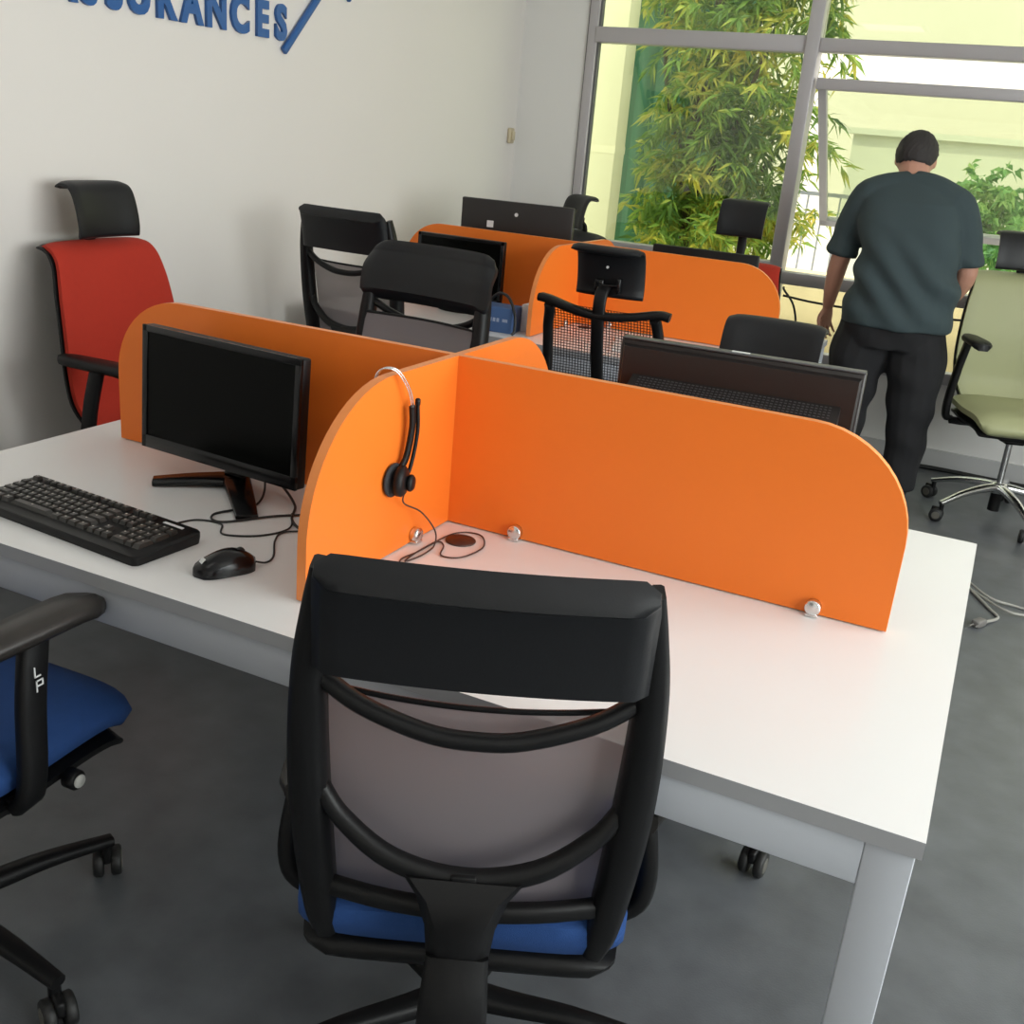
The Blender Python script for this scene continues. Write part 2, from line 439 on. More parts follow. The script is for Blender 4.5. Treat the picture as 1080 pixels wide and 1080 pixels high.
# awning sash, hinged along its top bar and pushed outwards at the bottom
sash_len, sash_ang = 1.06, rad(47)
sd = Vector((0, sin(sash_ang), -cos(sash_ang)))
sn = Vector((0, cos(sash_ang), sin(sash_ang)))
so = Vector((0, YB + 0.03, 1.87))
def sash_box(bm, x0, x1, a0, a1, th=0.035):
    c = so + sd * ((a0 + a1) / 2) + Vector(((x0 + x1) / 2, 0, 0))
    box(bm, c, (x1 - x0, th, a1 - a0), 0.004, (sash_ang, 0, 0))
bm = NB()
sash_box(bm, -0.185, -0.14, 0.0, sash_len); sash_box(bm, 1.26, 1.305, 0.0, sash_len); sash_box(bm, -0.185, 1.305, sash_len - 0.05, sash_len)
obj('sash', bm, 'alu', win, kind='structure')
bm = NB(); box(bm, (0.56, YB + 0.015, 1.872), (1.5, 0.06, 0.055), 0.005); obj('sash_top_rail', bm, 'alu', win, kind='structure')
bm = NB(); sash_box(bm, -0.145, 1.265, 0.01, sash_len - 0.045, 0.006); obj('pane', bm, 'glass', win, kind='structure')

# side window on the right wall (out of the picture, it lights the room)
win2 = bpy.data.objects.new('window_2', None); C.objects.link(win2); win2['kind'] = 'structure'
bm = NB()
for y0, y1, z0, z1 in ((-2.5, 2.1, 0.72, 0.78), (-2.5, 2.1, 2.49, 2.55), (-2.5, -2.44, 0.72, 2.55), (2.04, 2.1, 0.72, 2.55), (-1.0, -0.94, 0.72, 2.55), (0.54, 0.6, 0.72, 2.55)):
    box(bm, (XR + 0.06, (y0 + y1) / 2, (z0 + z1) / 2), (0.07, y1 - y0, z1 - z0), 0.004)
obj('window_frame', bm, 'alu', win2, kind='structure')
for y0, y1 in ((-2.44, -1.0), (-0.94, 0.54), (0.6, 2.04)):
    bm = NB(); box(bm, (XR + 0.06, (y0 + y1) / 2, 1.635), (0.006, y1 - y0, 1.72)); obj('pane', bm, 'glass_clear', win2, kind='structure')

# unseen ceiling lamps above the frame, added to fill the room with light
for i, (x, y) in enumerate(((-0.6, 1.2), (1.3, 1.2), (-0.6, 3.0), (1.3, 3.0), (-0.6, -1.2), (1.3, -1.2))):
    t = thing('ceiling_fill_lamp', 'square unseen ceiling lamp added for fill light', 'ceiling lamp', (x, y, ZC), 0, 'unseen ceiling lamps added for fill light')
    bm = NB()
    for c, s in (((0, 0.29, -0.012), (0.62, 0.04, 0.024)), ((0, -0.29, -0.012), (0.62, 0.04, 0.024)), ((0.29, 0, -0.012), (0.04, 0.54, 0.024)), ((-0.29, 0, -0.012), (0.04, 0.54, 0.024))): box(bm, c, s)
    obj('fill_lamp_frame', bm, 'white', t)
    bm = NB(); box(bm, (0, 0, -0.008), (0.54, 0.54, 0.012)); obj('diffuser', bm, 'fill_glow', t)

# ------------------------------------------------------------------ outside
struct('ground_outside', [((1.0, 14.2, -0.06), (40, 20, 0.1))], 'paving')
bm = NB(); box(bm, (2.0, 11.7, 3.0), (22, 0.4, 8.0)); box(bm, (2.0, 11.45, 5.6), (22, 0.3, 0.15))
t = obj('apartment_building', bm, 'stucco'); tag(t, 'cream stuccoed building standing across the yard outside the window', 'building')
bm = NB(); box(bm, (4.2, 8.4, 0.875), (9.6, 0.2, 1.75)); box(bm, (4.2, 8.4, 1.775), (9.7, 0.3, 0.05))
t = obj('garden_wall', bm, 'stucco2'); tag(t, 'pale garden wall seen through the open sash behind the standing man', 'wall')
bm = NB(); box(bm, (-2.0, 5.6, 1.9), (0.47, 0.2, 3.8), 0.005); box(bm, (-2.0, 5.6, 1.45), (0.475, 0.205, 0.05))
t = obj('outdoor_pillar', bm, 'pillar'); tag(t, 'narrow cream outdoor pillar just behind the left edge of the window', 'pillar')
bm = NB(); box(bm, (1.6, 5.75, 0.39), (4.4, 0.16, 0.78), 0.01)
t = obj('parapet', bm, 'ledge'); tag(t, 'low yellow plastered parapet outside below the window rail', 'parapet')
bm = NB()  # wavy dark green sheet behind the tree
prof = [(-2.62 + 0.055 * k, 7.4 + 0.03 * sin(k * 1.7)) for k in range(24)]
for (x0, y0), (x1, y1) in zip(prof, prof[1:]):
    v = [bm.verts.new(p) for p in ((x0, y0, 0), (x1, y1, 0), (x1, y1, 3.0), (x0, y0, 3.0), (x0, y0 + .02, 0), (x1, y1 + .02, 0), (x1, y1 + .02, 3.0), (x0, y0 + .02, 3.0))]
    for f in ((0, 1, 2, 3), (4, 7, 6, 5), (3, 2, 6, 7), (0, 4, 5, 1)): bm.faces.new([v[i] for i in f])
bmesh.ops.remove_doubles(bm, verts=bm.verts[:], dist=0.0005)
t = obj('green_backdrop', bm, 'dark_green'); tag(t, 'wavy dark green sheet standing behind the leafy tree', 'screen')
# railing
t = thing('garden_railing', 'slim grey metal railing outside between the tree and the open sash', 'railing', (-0.9, 7.2, 0))
bm = NB(); box(bm, (0.34, 0, 1.25), (0.82, 0.03, 0.03)); obj('handrail', bm, 'rail', t)
bm = NB(); box(bm, (0.34, 0, 0.15), (0.82, 0.03, 0.03)); obj('bottom_rail', bm, 'rail', t)
for k in range(7):
    bm = NB(); tube(bm, [(-0.05 + k * 0.127, 0, 0.0), (-0.05 + k * 0.127, 0, 1.25)], 0.008, 6); obj('bar', bm, 'rail', t)

def leaf(bm, p, d, L, w):
    d = d.normalized(); s = d.cross(Vector((random.uniform(-1, 1), random.uniform(-1, 1), random.uniform(-.3, 1)))).normalized()
    u = s.cross(d)
    v0 = bm.verts.new(p); a = bm.verts.new(p + d * L * 0.4 + s * w + u * w * 0.3); b = bm.verts.new(p + d * L * 0.4 - s * w + u * w * 0.3)
    m_ = bm.verts.new(p + d * L * 0.45); e = bm.verts.new(p + d * L + Vector((0, 0, -L * 0.18)))
    bm.faces.new((v0, a, m_)); bm.faces.new((v0, m_, b)); bm.faces.new((a, e, m_)); bm.faces.new((m_, e, b))

def sprays(bm, n, center, ext, per=26, L=0.15, w=0.013, droop=0.7):
    for i in range(n):
        while True:
            q = Vector((random.uniform(-1, 1), random.uniform(-1, 1), random.uniform(-1, 1)))
            if q.length < 1: break
        p = Vector(center) + Vector((q.x * ext[0], q.y * ext[1], q.z * ext[2]))
        ax = Vector((random.uniform(-1, 1), random.uniform(-1, 1), random.uniform(-0.6, 0.7))).normalized()
        for k in range(per):
            t = k / per
            pos = p + ax * t * 0.34 + Vector((0, 0, -droop * 0.20 * t * t))
            d = ax * 0.5 + Vector((random.uniform(-1, 1), random.uniform(-1, 1), random.uniform(-1.2, 0.35)))
            leaf(bm, pos, d, L * random.uniform(0.6, 1.2), w * random.uniform(0.7, 1.3))

t = thing('garden_tree', 'leafy garden tree with long narrow green and yellow leaves outside the window', 'tree', (-1.45, 6.3, 0))
bm = NB(); tube(bm, smooth_path([(0, 0, 0), (0.04, 0.02, 0.7), (-0.02, 0, 1.4), (0.06, 0.03, 2.3), (0.05, 0, 3.2)], 5), 0.045, 8); obj('trunk', bm, 'bark', t)
for pts in ([(0, 0, 1.0), (0.3, -0.1, 1.6), (0.5, -0.1, 2.3)], [(0, 0, 1.3), (-0.25, 0.0, 1.9), (-0.4, 0.1, 2.7)], [(0, 0, 0.8), (0.35, 0.1, 1.15), (0.6, 0.1, 1.5)]):
    bm = NB(); tube(bm, smooth_path(pts, 5), 0.018, 6); obj('branch', bm, 'bark', t)
bm = NB()
sprays(bm, 115, (0.24, 0, 2.55), (0.60, 0.45, 0.5)); sprays(bm, 120, (0.26, 0, 1.75), (0.52, 0.4, 0.5)); sprays(bm, 110, (0.22, 0, 1.12), (0.56, 0.4, 0.4))
sprays(bm, 22, (0.80, 0.1, 2.55), (0.22, 0.3, 0.35)); sprays(bm, 8, (0.72, 0.1, 1.5), (0.14, 0.2, 0.4)); sprays(bm, 7, (0.78, 0.1, 1.05), (0.1, 0.2, 0.12))
f = obj('foliage', bm, 'leaf', t, smooth=0); f['kind'] = 'stuff'
t = thing('garden_shrub', 'bright green shrub outside seen past the man\'s shoulder', 'shrub', (0.60, 7.2, 0))
bm = NB(); tube(bm, [(0, 0, 0), (0.03, 0, 1.2)], 0.02, 6); obj('stem', bm, 'bark', t)
bm = NB(); sprays(bm, 70, (0.0, 0, 1.25), (0.26, 0.2, 0.28), 20, 0.09, 0.02, 0.3); f = obj('foliage', bm, 'leaf2', t, smooth=0); f['kind'] = 'stuff'
t = thing('planter_shrub', 'low yellow green shrub growing behind the yellow parapet', 'shrub', (0.85, 6.42, 0))
bm = NB(); tube(bm, [(0, 0, 0), (0.03, 0, 0.7)], 0.015, 6); obj('stem', bm, 'bark', t)
bm = NB(); sprays(bm, 40, (0.0, 0, 0.95), (0.35, 0.2, 0.22), 18, 0.08, 0.018, 0.3); f = obj('foliage', bm, 'leaf2', t, smooth=0); f['kind'] = 'stuff'
bm = NB(); box(bm, (1.08, 8.15, 0.72), (0.16, 0.16, 1.44), 0.01); box(bm, (1.08, 8.15, 1.28), (0.17, 0.17, 0.07))
t = obj('garden_post', bm, 'terracotta'); tag(t, 'brown banded post standing beside the green shrub outside', 'post')

# ------------------------------------------------------------------ wall sign and small wall things
sign = thing('wall_sign', 'raised blue lettering and slanted stroke on the left wall', 'sign', (XL, 1.4, 1.77))
def letter(ch, y, z, h, wscale):
    cu = bpy.data.curves.new('letter', 'FONT'); cu.body = ch; cu.size = h / 0.70; cu.extrude = 0.006; cu.offset = 0.008; cu.align_x = 'CENTER'
    cu.resolution_u = 4
    o = bpy.data.objects.new('letter', cu); C.objects.link(o)
    dg = bpy.context.evaluated_depsgraph_get()
    me = bpy.data.meshes.new_from_object(o.evaluated_get(dg))
    bpy.data.objects.remove(o); bpy.data.curves.remove(cu)
    for v in me.vertices:
        x, yy, zz = v.co
        v.co = (0.008 + zz, y - 1.4 + x * wscale, z - 1.77 + yy)
    me.materials.clear(); me.materials.append(M['blue_sign'])
    o = bpy.data.objects.new('letter', me); C.objects.link(o); o.parent = sign
for ch, y in zip('ASSURANCES', (0.80, 0.905, 1.01, 1.119, 1.242, 1.372, 1.50, 1.632, 1.762, 1.878)):
    letter(ch, y, 1.775, 0.118, 0.86)
bm = NB(); strap(bm, [(0.014, 0.492, -0.040), (0.014, 0.83, 0.30)], 0.028, 0.016, up=(1, 0, 0), bev=0.1); obj('stroke', bm, 'blue_sign', sign)
bm = NB(); strap(bm, [(0.014, 0.945, 0.206), (0.014, 0.80, 0.36)], 0.028, 0.016, up=(1, 0, 0), bev=0.1); obj('stroke', bm, 'blue_sign', sign)
t = thing('wall_socket', 'small beige plastic fitting on the wall near the corner', 'wall fitting', (XL, 4.03, 1.486))
bm = NB(); box(bm, (0.010, 0, 0), (0.02, 0.06, 0.085), 0.008); obj('plate', bm, 'beige', t)
bm = NB(); box(bm, (0.026, 0, 0), (0.014, 0.03, 0.05), 0.005); obj('cover', bm, 'beige', t)

# ------------------------------------------------------------------ bench desks
def bench(cx, cy, label, group):
    t = thing('bench_desk', label, 'desk', (cx, cy, 0), 0, group)
    for sy in (-1, 1):
        bm = NB(); box(bm, (0, sy * 0.3025, 0.7275), (2.0, 0.605, 0.025))
        o = obj('desktop', bm, 'white', t)
        o.data.materials.append(M['edge'])
        for p in o.data.polygons:
            if abs(p.normal.z) < 0.5: p.material_index = 1
        bm = NB(); box(bm, (0, sy * 0.582, 0.68), (1.866, 0.035, 0.066), 0.002); obj('beam', bm, 'frame', t)
    for sx in (-1, 1):
        for sy in (-1, 1):
            bm = NB(); box(bm, (sx * 0.963, sy * 0.57, 0.357), (0.06, 0.06, 0.711), 0.002)
            l = obj('leg', bm, 'frame', t)
            bm = NB(); disc(bm, (sx * 0.963, sy * 0.57, 0.006), 0.022, 0.012); obj('foot', bm, 'black', l)
        bm = NB(); box(bm, (sx * 0.963, 0, 0.682), (0.06, 1.08, 0.06), 0.002); obj('end_beam', bm, 'frame', t)
    for gx, gy in ((0.082, -0.088), (-0.16, 0.1)):
        bm = NB(); disc(bm, (gx, gy, 0.7415), 0.03, 0.005, bev=0.0015, n=28); obj('cable_grommet', bm, 'grommet', t, label='dark brown round cable grommet')
    return t
bench(0, 0, 'nearer white bench desk with the keyboard and mouse on it', 'white bench desks for four')
bench(-0.756, 2.523, 'white bench desk standing by the window with the blue box on it', 'white bench desks for four')

PT = 0.018
def arc(cx, cy, r, a0, a1, n=12): return [(cx + r * cos(rad(a0 + (a1 - a0) * k / n)), cy + r * sin(rad(a0 + (a1 - a0) * k / n))) for k in range(n + 1)]
def panel(name, origin, along, pts, label, clips, group):
    """orange screen standing on a desk; outline pts in (along, z)"""
    t = thing(name, label, 'divider', origin, 0, group)
    a = Vector(along); perp = Vector((-a.y, a.x, 0))
    bm = NB(); prism(bm, pts, (0, 0, 0), a, (0, 0, 1), PT)
    o = obj('panel', bm, 'orange', t, smooth=25)
    o.data.materials.append(M['orange_edge'])
    for p in o.data.polygons:
        if abs(p.normal.dot(perp)) < 0.5: p.material_index = 1
    for d, s in clips:
        bm = NB()
        c = a * d + perp * (s * (PT / 2 + 0.008))
        ax = 'Y' if abs(perp.y) > 0.5 else 'X'
        disc(bm, c + Vector((0, 0, 0.018)), 0.0145, 0.016, ax, 16, 0.002)
        box(bm, c + Vector((0, 0, 0.004)), (0.022, 0.016, 0.006) if ax == 'Y' else (0.016, 0.022, 0.006), 0.001)
        obj('clip', bm, 'chrome', t, label='round metal fixing clip')
PZ, PH, PRr = 0.003, 0.346, 0.185
def panels(cx, cy, which):
    g = 'orange desk dividers'
    L = 0.88
    pts = [(-L, PZ), (L, PZ)] + arc(L - PRr, PH - PRr, PRr, 0, 90) + arc(-L + PRr, PH - PRr, PRr, 90, 180)
    panel('desk_divider', (cx, cy, 0.74), (1, 0, 0), pts, 'long orange divider screen with rounded corners along the ' + which[0], [(0.165, -1), (0.753, -1), (-0.45, -1), (0.4, 1), (-0.5, 1)], g)
    e = 0.495; h = PT / 2 + 0.0005
    r = 0.25
    pts = [(h, PZ), (e, PZ)] + arc(e - r, PH - r, r, 0, 90, 16) + [(h, PH)]
    panel('desk_divider', (cx, cy, 0.74), (0, -1, 0), pts, which[1], [(0.15, 1), (0.36, -1)], g)
    panel('desk_divider', (cx, cy, 0.74), (0, 1, 0), pts, which[2], [(0.15, -1), (0.36, 1)], g)
panels(0, 0, ('middle of the nearer desk', 'short bright orange divider the headset hangs on', 'short orange divider beyond the crossing of the nearer desk'))
panels(-0.756, 2.523, ('desk by the window', 'short orange divider behind the black net-backed chair', 'short orange divider at the window end of the far desk'))

# ------------------------------------------------------------------ chairs
def caster(parent, x, y, a, hubm):
    c = bpy.data.objects.new('caster', None); C.objects.link(c); c.parent = parent
    # caster is a mesh: fork; wheels are its sub-parts
    C.objects.unlink(c); bpy.data.objects.remove(c)
    bm = NB()
    ox, oy = cos(a) , sin(a)
    tube(bm, [(x, y, 0.085), (x, y, 0.055)], 0.011, 8)
    dx, dy = ox * 0.016, oy * 0.016
    box(bm, (x + dx, y + dy, 0.052), (0.05, 0.016, 0.03), 0.005, (0, 0, a))
    k = obj('caster', bm, 'black', parent)
    for s in (-1, 1):
        bm = NB()
        px, py = x + dx - oy * 0.017 * s, y + dy + ox * 0.017 * s
        disc(bm, (px, py, 0.0305), 0.0305, 0.02, 'X', 20, 0.004, (0, 0, a + PI / 2))
        w = obj('wheel', bm, 'rubber', k)
        bm = NB(); disc(bm, (px - oy * 0.0095 * s, py + ox * 0.0095 * s, 0.0305), 0.018, 0.004, 'X', 16, 0.001, (0, 0, a + PI / 2))
        bm2 = bm
        me = bpy.data.meshes.new('cap'); bmesh.ops.recalc_face_normals(bm2, faces=bm2.faces[:]); bm2.to_mesh(me); bm2.free()
        # the hub cover belongs to the wheel
        b3 = NB(); b3.from_mesh(w.data); n0 = len(b3.faces); b3.from_mesh(me); b3.faces.ensure_lookup_table()
        for f in b3.faces[n0:]: f.material_index = 1
        b3.to_mesh(w.data); b3.free(); w.data.materials.append(M[hubm]); bpy.data.meshes.remove(me)

def star_base(t, a0, metal='black', hubm='caster_hub', hub_z=0.10, R=0.31):
    bm = NB()
    for k in range(5):
        a = a0 + 2 * PI * k / 5
        P = smooth_path([(cos(a) * r, sin(a) * r, z) for r, z in ((0.0, hub_z + 0.005), (0.09, hub_z), (0.2, 0.6 * hub_z + 0.04), (R + 0.012, 0.088))], 4)
        n = len(P)
        strap(bm, P, [0.052 - 0.024 * i / (n - 1) for i in range(n)], [0.04 - 0.02 * i / (n - 1) for i in range(n)], up=(0, 0, 1), bev=0.5)
    disc(bm, (0, 0, hub_z), 0.038, 0.05, bev=0.006)
    b = obj('star_base', bm, metal, t)
    for k in range(5):
        a = a0 + 2 * PI * k / 5
        caster(t, cos(a) * R, sin(a) * R, a + random.uniform(-1.2, 1.2), hubm)
    return b

def gas_column(t, z0, z1, chrome=False):
    bm = NB(); tube(bm, [(0, 0, z0), (0, 0, (z0 + z1) / 2 + (0.0 if not chrome else -0.05))], 0.026, 16); obj('column_sleeve', bm, 'black', t)
    bm = NB(); tube(bm, [(0, 0, z0 + 0.05), (0, 0, z1)], 0.015, 12); obj('gas_column', bm, 'chrome' if chrome else 'black', t)

def seat_parts(t, m, dz=0.0, front=0.27, hw=0.245, back=-0.21, thick=0.068):
    pr = sp2([(back, 0.462 + dz), (back + 0.05, 0.474 + dz), (0.0, 0.468 + dz), (front - 0.10, 0.474 + dz), (front - 0.03, 0.462 + dz), (front, 0.425 + dz)], 4)
    n = len(pr)
    hws = []
    for i in range(n):
        u = i / (n - 1)
        e = 1 - 0.16 * max(0, (u - 0.72) / 0.28) ** 2.2 - 0.18 * max(0, (0.22 - u) / 0.22) ** 2
        hws.append(hw * e)
    bm = NB(); sheet(bm, pr, hws, thick, 14, 0.0, 6.0)
    s = obj('seat', bm, m, t, smooth=60)
    bm = NB()
    pr2 = [(y * 0.97, z - thick * 0.5 - 0.012) for y, z in pr[:-3]]
    sheet(bm, pr2, [h * 0.97 for h in hws[:-3]], 0.032, 12, 0.0, 8.0)
    obj('seat_shell', bm, 'black', t, smooth=50)
    bm = NB(); box(bm, (0, -0.02, 0.385 + dz), (0.17, 0.24, 0.055), 0.015); box(bm, (0, 0.0, 0.355 + dz), (0.09, 0.12, 0.03), 0.008)
    obj('tilt_mechanism', bm, 'black', t)

def armrest(t, sx, z, y0, y1, seat_z, x=0.255, mark=False, padw=0.085, padm='arm', posty=-0.10, inward=0.012):
    pts = smooth_path([(sx * 0.15, posty + 0.0, seat_z - 0.075), (sx * (x - 0.01), posty - 0.0, seat_z - 0.07), (sx * (x + 0.018), posty, seat_z - 0.02), (sx * (x + 0.012), posty + 0.015, (seat_z + z) / 2), (sx * x, posty + 0.04, z - 0.012)], 5)
    bm = NB(); strap(bm, pts, [0.05] * len(pts), 0.028, up=(sx, 0, 0.35), bev=0.5)
    a = obj('armrest', bm, 'black', t)
    bm = NB()
    n = 10
    rings = []
    for i in range(n + 1):
        u = i / n; y = y0 + (y1 - y0) * u
        w = padw / 2 * (0.80 + 0.20 * sin(PI * min(1, u * 1.3) * 0.5)) * (1 - max(0, (u - 0.88) / 0.12) ** 2 * 0.45) * (1 - max(0, (0.08 - u) / 0.08) ** 2 * 0.35)
        zc = z - 0.010 * (max(0, u - 0.75) / 0.25) ** 2
        rings.append([(sx * (x - inward) + px * w, y, zc + pz * 0.014) for px, pz in ((-1, -0.3), (-0.82, -1), (0, -1.0), (0.82, -1), (1, -0.3), (1, 0.35), (0.84, 0.95), (0, 1.15), (-0.84, 0.95), (-1, 0.35))])
    loft(bm, rings)
    obj('arm_pad', bm, padm, a, smooth=60)
    if mark:
        bm = NB()
        xm, zm = sx * (x + 0.0335), (seat_z + z) / 2 + 0.055
        for (ya, za, yb, zb) in ((0.012, 0.016, 0.012, 0.0), (0.012, 0.0, 0.002, 0.0), (0.010, -0.008, 0.010, -0.026), (0.010, -0.008, -0.002, -0.008), (0.010, -0.017, 0.0, -0.017), (-0.002, -0.008, -0.002, -0.017)):
            box(bm, (xm - sx * 0.002, posty + 0.016 - (ya + yb) / 2 + 0.006, zm + (za + zb) / 2), (0.0015, abs(ya - yb) + 0.0022, abs(za - zb) + 0.0022))
        obj('arm_marking', bm, 'mark', a, smooth=0, label='small white handwritten mark')
    return a

def chair_mesh_back(label, loc, yaw, seat_m='blue', lift=0.0, arm_z=0.60, star=0.26, arms=True, mark=False, arm_y=(-0.23, 0.03), group=None, seat_lift=0.0, armx=0.255, posty=-0.10, knob=False, pad=False, shw=0.236):
    """task chair with a black band on top of a grey mesh back"""
    t = thing('task_chair', label, 'chair', (loc[0], loc[1], 0), yaw, group)
    sz = 0.47 + seat_lift
    star_base(t, star); gas_column(t, 0.08, 0.37 + seat_lift)
    seat_parts(t, seat_m, seat_lift - 0.02, back=-0.25, hw=shw, thick=0.085)
    zt = 1.02 + lift; rec = rad(8.5)
    def B(u, s, off=0.0, bow=0.85):
        return Vector((u, -0.355 + s * sin(rec) + bow * u * u + off, zt - s * cos(rec)))
    # side rails
    ctrl = [(0.194, -0.005), (0.200, 0.05), (0.207, 0.13), (0.211, 0.24), (0.210, 0.34), (0.204, 0.45), (0.195, 0.55), (0.188, 0.60)]
    for sx in (-1, 1):
        P = smooth_path([B(sx * u, max(s, 0.035) if pad else s) for u, s in ctrl], 5); n = len(P)
        ws = lerp_list([0.016, 0.026, 0.038, 0.046, 0.05, 0.048, 0.042, 0.028], 5)
        bm = NB(); strap(bm, P, ws, lerp_list([0.03, 0.042, 0.05, 0.052, 0.052, 0.05, 0.045, 0.03], 5), up=(0, 1, 0), bev=0.45)
        obj('side_rail', bm, 'black', t)
    # top band, rolled backwards a little at its top edge
    bm = NB()
    prof = []
    for s, off in ((0.128, 0.03 if pad else 0.0), (0.118, 0.024 if pad else 0.0), (0.085, 0.022 if pad else 0.0), (0.045, 0.018 if pad else -0.002), (0.012, -0.008), (-0.006, -0.014), (-0.016, -0.026)):
        p = B(0, s, off); prof.append((p.y, p.z))
    prof = sp2(prof, 4); n = len(prof)
    sheet(bm, prof, [(0.236 - 0.03 * (i / (n - 1)) ** 3 - 0.016 * (1 - i / (n - 1)) ** 6 if pad else 0.199 - 0.008 * (i / (n - 1)) ** 3) for i in range(n)], 0.055 if pad else 0.042, 18, 0.034 if pad else 0.014, 12.0 if pad else 30.0)
    obj('headband', bm, 'leather', t, smooth=50)
    # mesh
    bm = NB(); nu, nv = 14, 14
    V = [[bm.verts.new(B(0.198 * (-1 + 2 * i / nu), 0.186 + 0.366 * j / nv, 0.028 + 0.012 * sin(PI * j / nv))) for i in range(nu + 1)] for j in range(nv + 1)]
    for j in range(nv):
        for i in range(nu): bm.faces.new((V[j][i], V[j][i + 1], V[j + 1][i + 1], V[j + 1][i]))
    obj('back_mesh', bm, 'mesh', t, smooth=60)
    bm = NB(); tube(bm, [B(u * 0.198, 0.185, 0.03) for u in [-1 + 0.1 * k for k in range(21)]], 0.004, 6)
    obj('mesh_hem', bm, 'black', t)
    # bars behind the mesh
    bm = NB(); P = smooth_path([B(u, s, o) for u, s, o in ((-0.198, 0.152, 0.0), (-0.14, 0.183, -0.004), (-0.06, 0.207, -0.005), (0.0, 0.212, -0.005), (0.06, 0.207, -0.005), (0.14, 0.183, -0.004), (0.198, 0.152, 0.0))], 5)
    strap(bm, P, 0.021, 0.022, up=(0, 1, 0), bev=0.5); obj('lumbar_bar', bm, 'black', t)
    bm = NB(); P = smooth_path([B(u, s, o) for u, s, o in ((-0.198, 0.325, 0.0), (-0.165, 0.372, -0.006), (-0.095, 0.420, -0.012), (0.0, 0.44, -0.012), (0.095, 0.420, -0.012), (0.165, 0.372, -0.006), (0.198, 0.325, 0.0))], 5)
    strap(bm, P, [0.02 + 0.012 * (1 - abs(i - 15) / 15) for i in range(len(P))], 0.024, up=(0, 1, 0), bev=0.5); obj('lower_arch', bm, 'black', t)
    bm = NB(); P = smooth_path([B(u, 0.507, -0.002) for u in (-0.2, -0.1, 0, 0.1, 0.2)], 4); strap(bm, P, 0.028, 0.022, up=(0, 1, 0), bev=0.5); obj('bottom_bar', bm, 'black', t)
    bm = NB(); P = [B(0, s, o) for s, o in ((0.435, -0.012), (0.46, -0.022), (0.50, -0.034), (0.55, -0.042), (0.575, -0.044))]
    strap(bm, P, [0.16, 0.12, 0.092, 0.082, 0.08], [0.03, 0.042, 0.052, 0.05, 0.046], up=(0, 1, 0), bev=0.7); box(bm, B(0, 0.432, -0.016), (0.034, 0.018, 0.013), 0.002)
    obj('back_bracket', bm, 'black', t)
    lo = lift
    P = smooth_path([(0, -0.325, 0.485 + lo), (0, -0.352, 0.40 + lo * 0.5), (0, -0.335, 0.325), (0, -0.24, 0.315), (0, -0.08, 0.345)], 6)
    bm = NB(); strap(bm, P, lerp_list([0.082, 0.092, 0.088, 0.08, 0.07], 6), 0.036, up=(0, 1, 0.25), bev=0.4); obj('spine', bm, 'black', t)
    if arms:
        for sx in (-1, 1): armrest(t, sx, arm_z, arm_y[0], arm_y[1], sz, mark=(mark and sx > 0), x=armx, posty=posty)
    if knob:
        bm = NB(); tube(bm, [(0.08, 0.10, 0.385), (0.235, 0.10, 0.39)], 0.008, 8); disc(bm, (0.245, 0.10, 0.39), 0.018, 0.026, 'X', 20, 0.003); k = obj('tension_knob', bm, 'black', t)
        bm = NB(); disc(bm, (0.260, 0.10, 0.39), 0.012, 0.004, 'X', 20, 0.001); obj('knob_cap', bm, 'knob_cap', k, label='pale knob cap')
    return t

def headrest_parts(t, dz, hw=0.118, logo=False, y=-0.31):
    pr = sp2([(y + 0.012, 1.105 + dz), (y + 0.014, 1.14 + dz), (y + 0.006, 1.19 + dz), (y - 0.008, 1.235 + dz), (y - 0.026, 1.258 + dz), (y - 0.055, 1.264 + dz), (y - 0.078, 1.255 + dz)], 5)
    bm = NB(); sheet(bm, pr, hw, [0.026 - 0.006 * i / (len(pr) - 1) for i in range(len(pr))], 12, 0.02, 10.0)
    h = obj('headrest', bm, 'leather', t, smooth=50)
    bm = NB(); box(bm, (0.05, y - 0.02, 1.15 + dz), (0.012, 0.03, 0.05), 0.003); box(bm, (-0.02, y - 0.018, 1.145 + dz), (0.03, 0.022, 0.04), 0.004)
    tube(bm, [(-0.02, y - 0.026, 1.145 + dz), (0.05, y - 0.026, 1.15 + dz)], 0.006, 8)
    obj('headrest_hinge', bm, 'black_gloss', h)
    if logo:
        bm = NB(); disc(bm, (0.0, y - 0.0165, 1.205 + dz), 0.0045, 0.002, 'Y', 14, 0.0, (0.2, 0, 0)); obj('logo', bm, 'sticker', h, label='tiny pale logo')
    bm = NB(); P = smooth_path([(0.0, y - 0.018, 1.145 + dz), (0, y - 0.05, 1.115 + dz), (0, y - 0.055, 1.05 + dz), (0, y - 0.035, 0.95 + dz), (0, y + 0.01, 0.80 + dz), (0, y + 0.02, 0.74 + dz)], 5)
    strap(bm, P, 0.042, 0.016, up=(0, 1, 0), bev=0.5); obj('headrest_stem', bm, 'black', t)

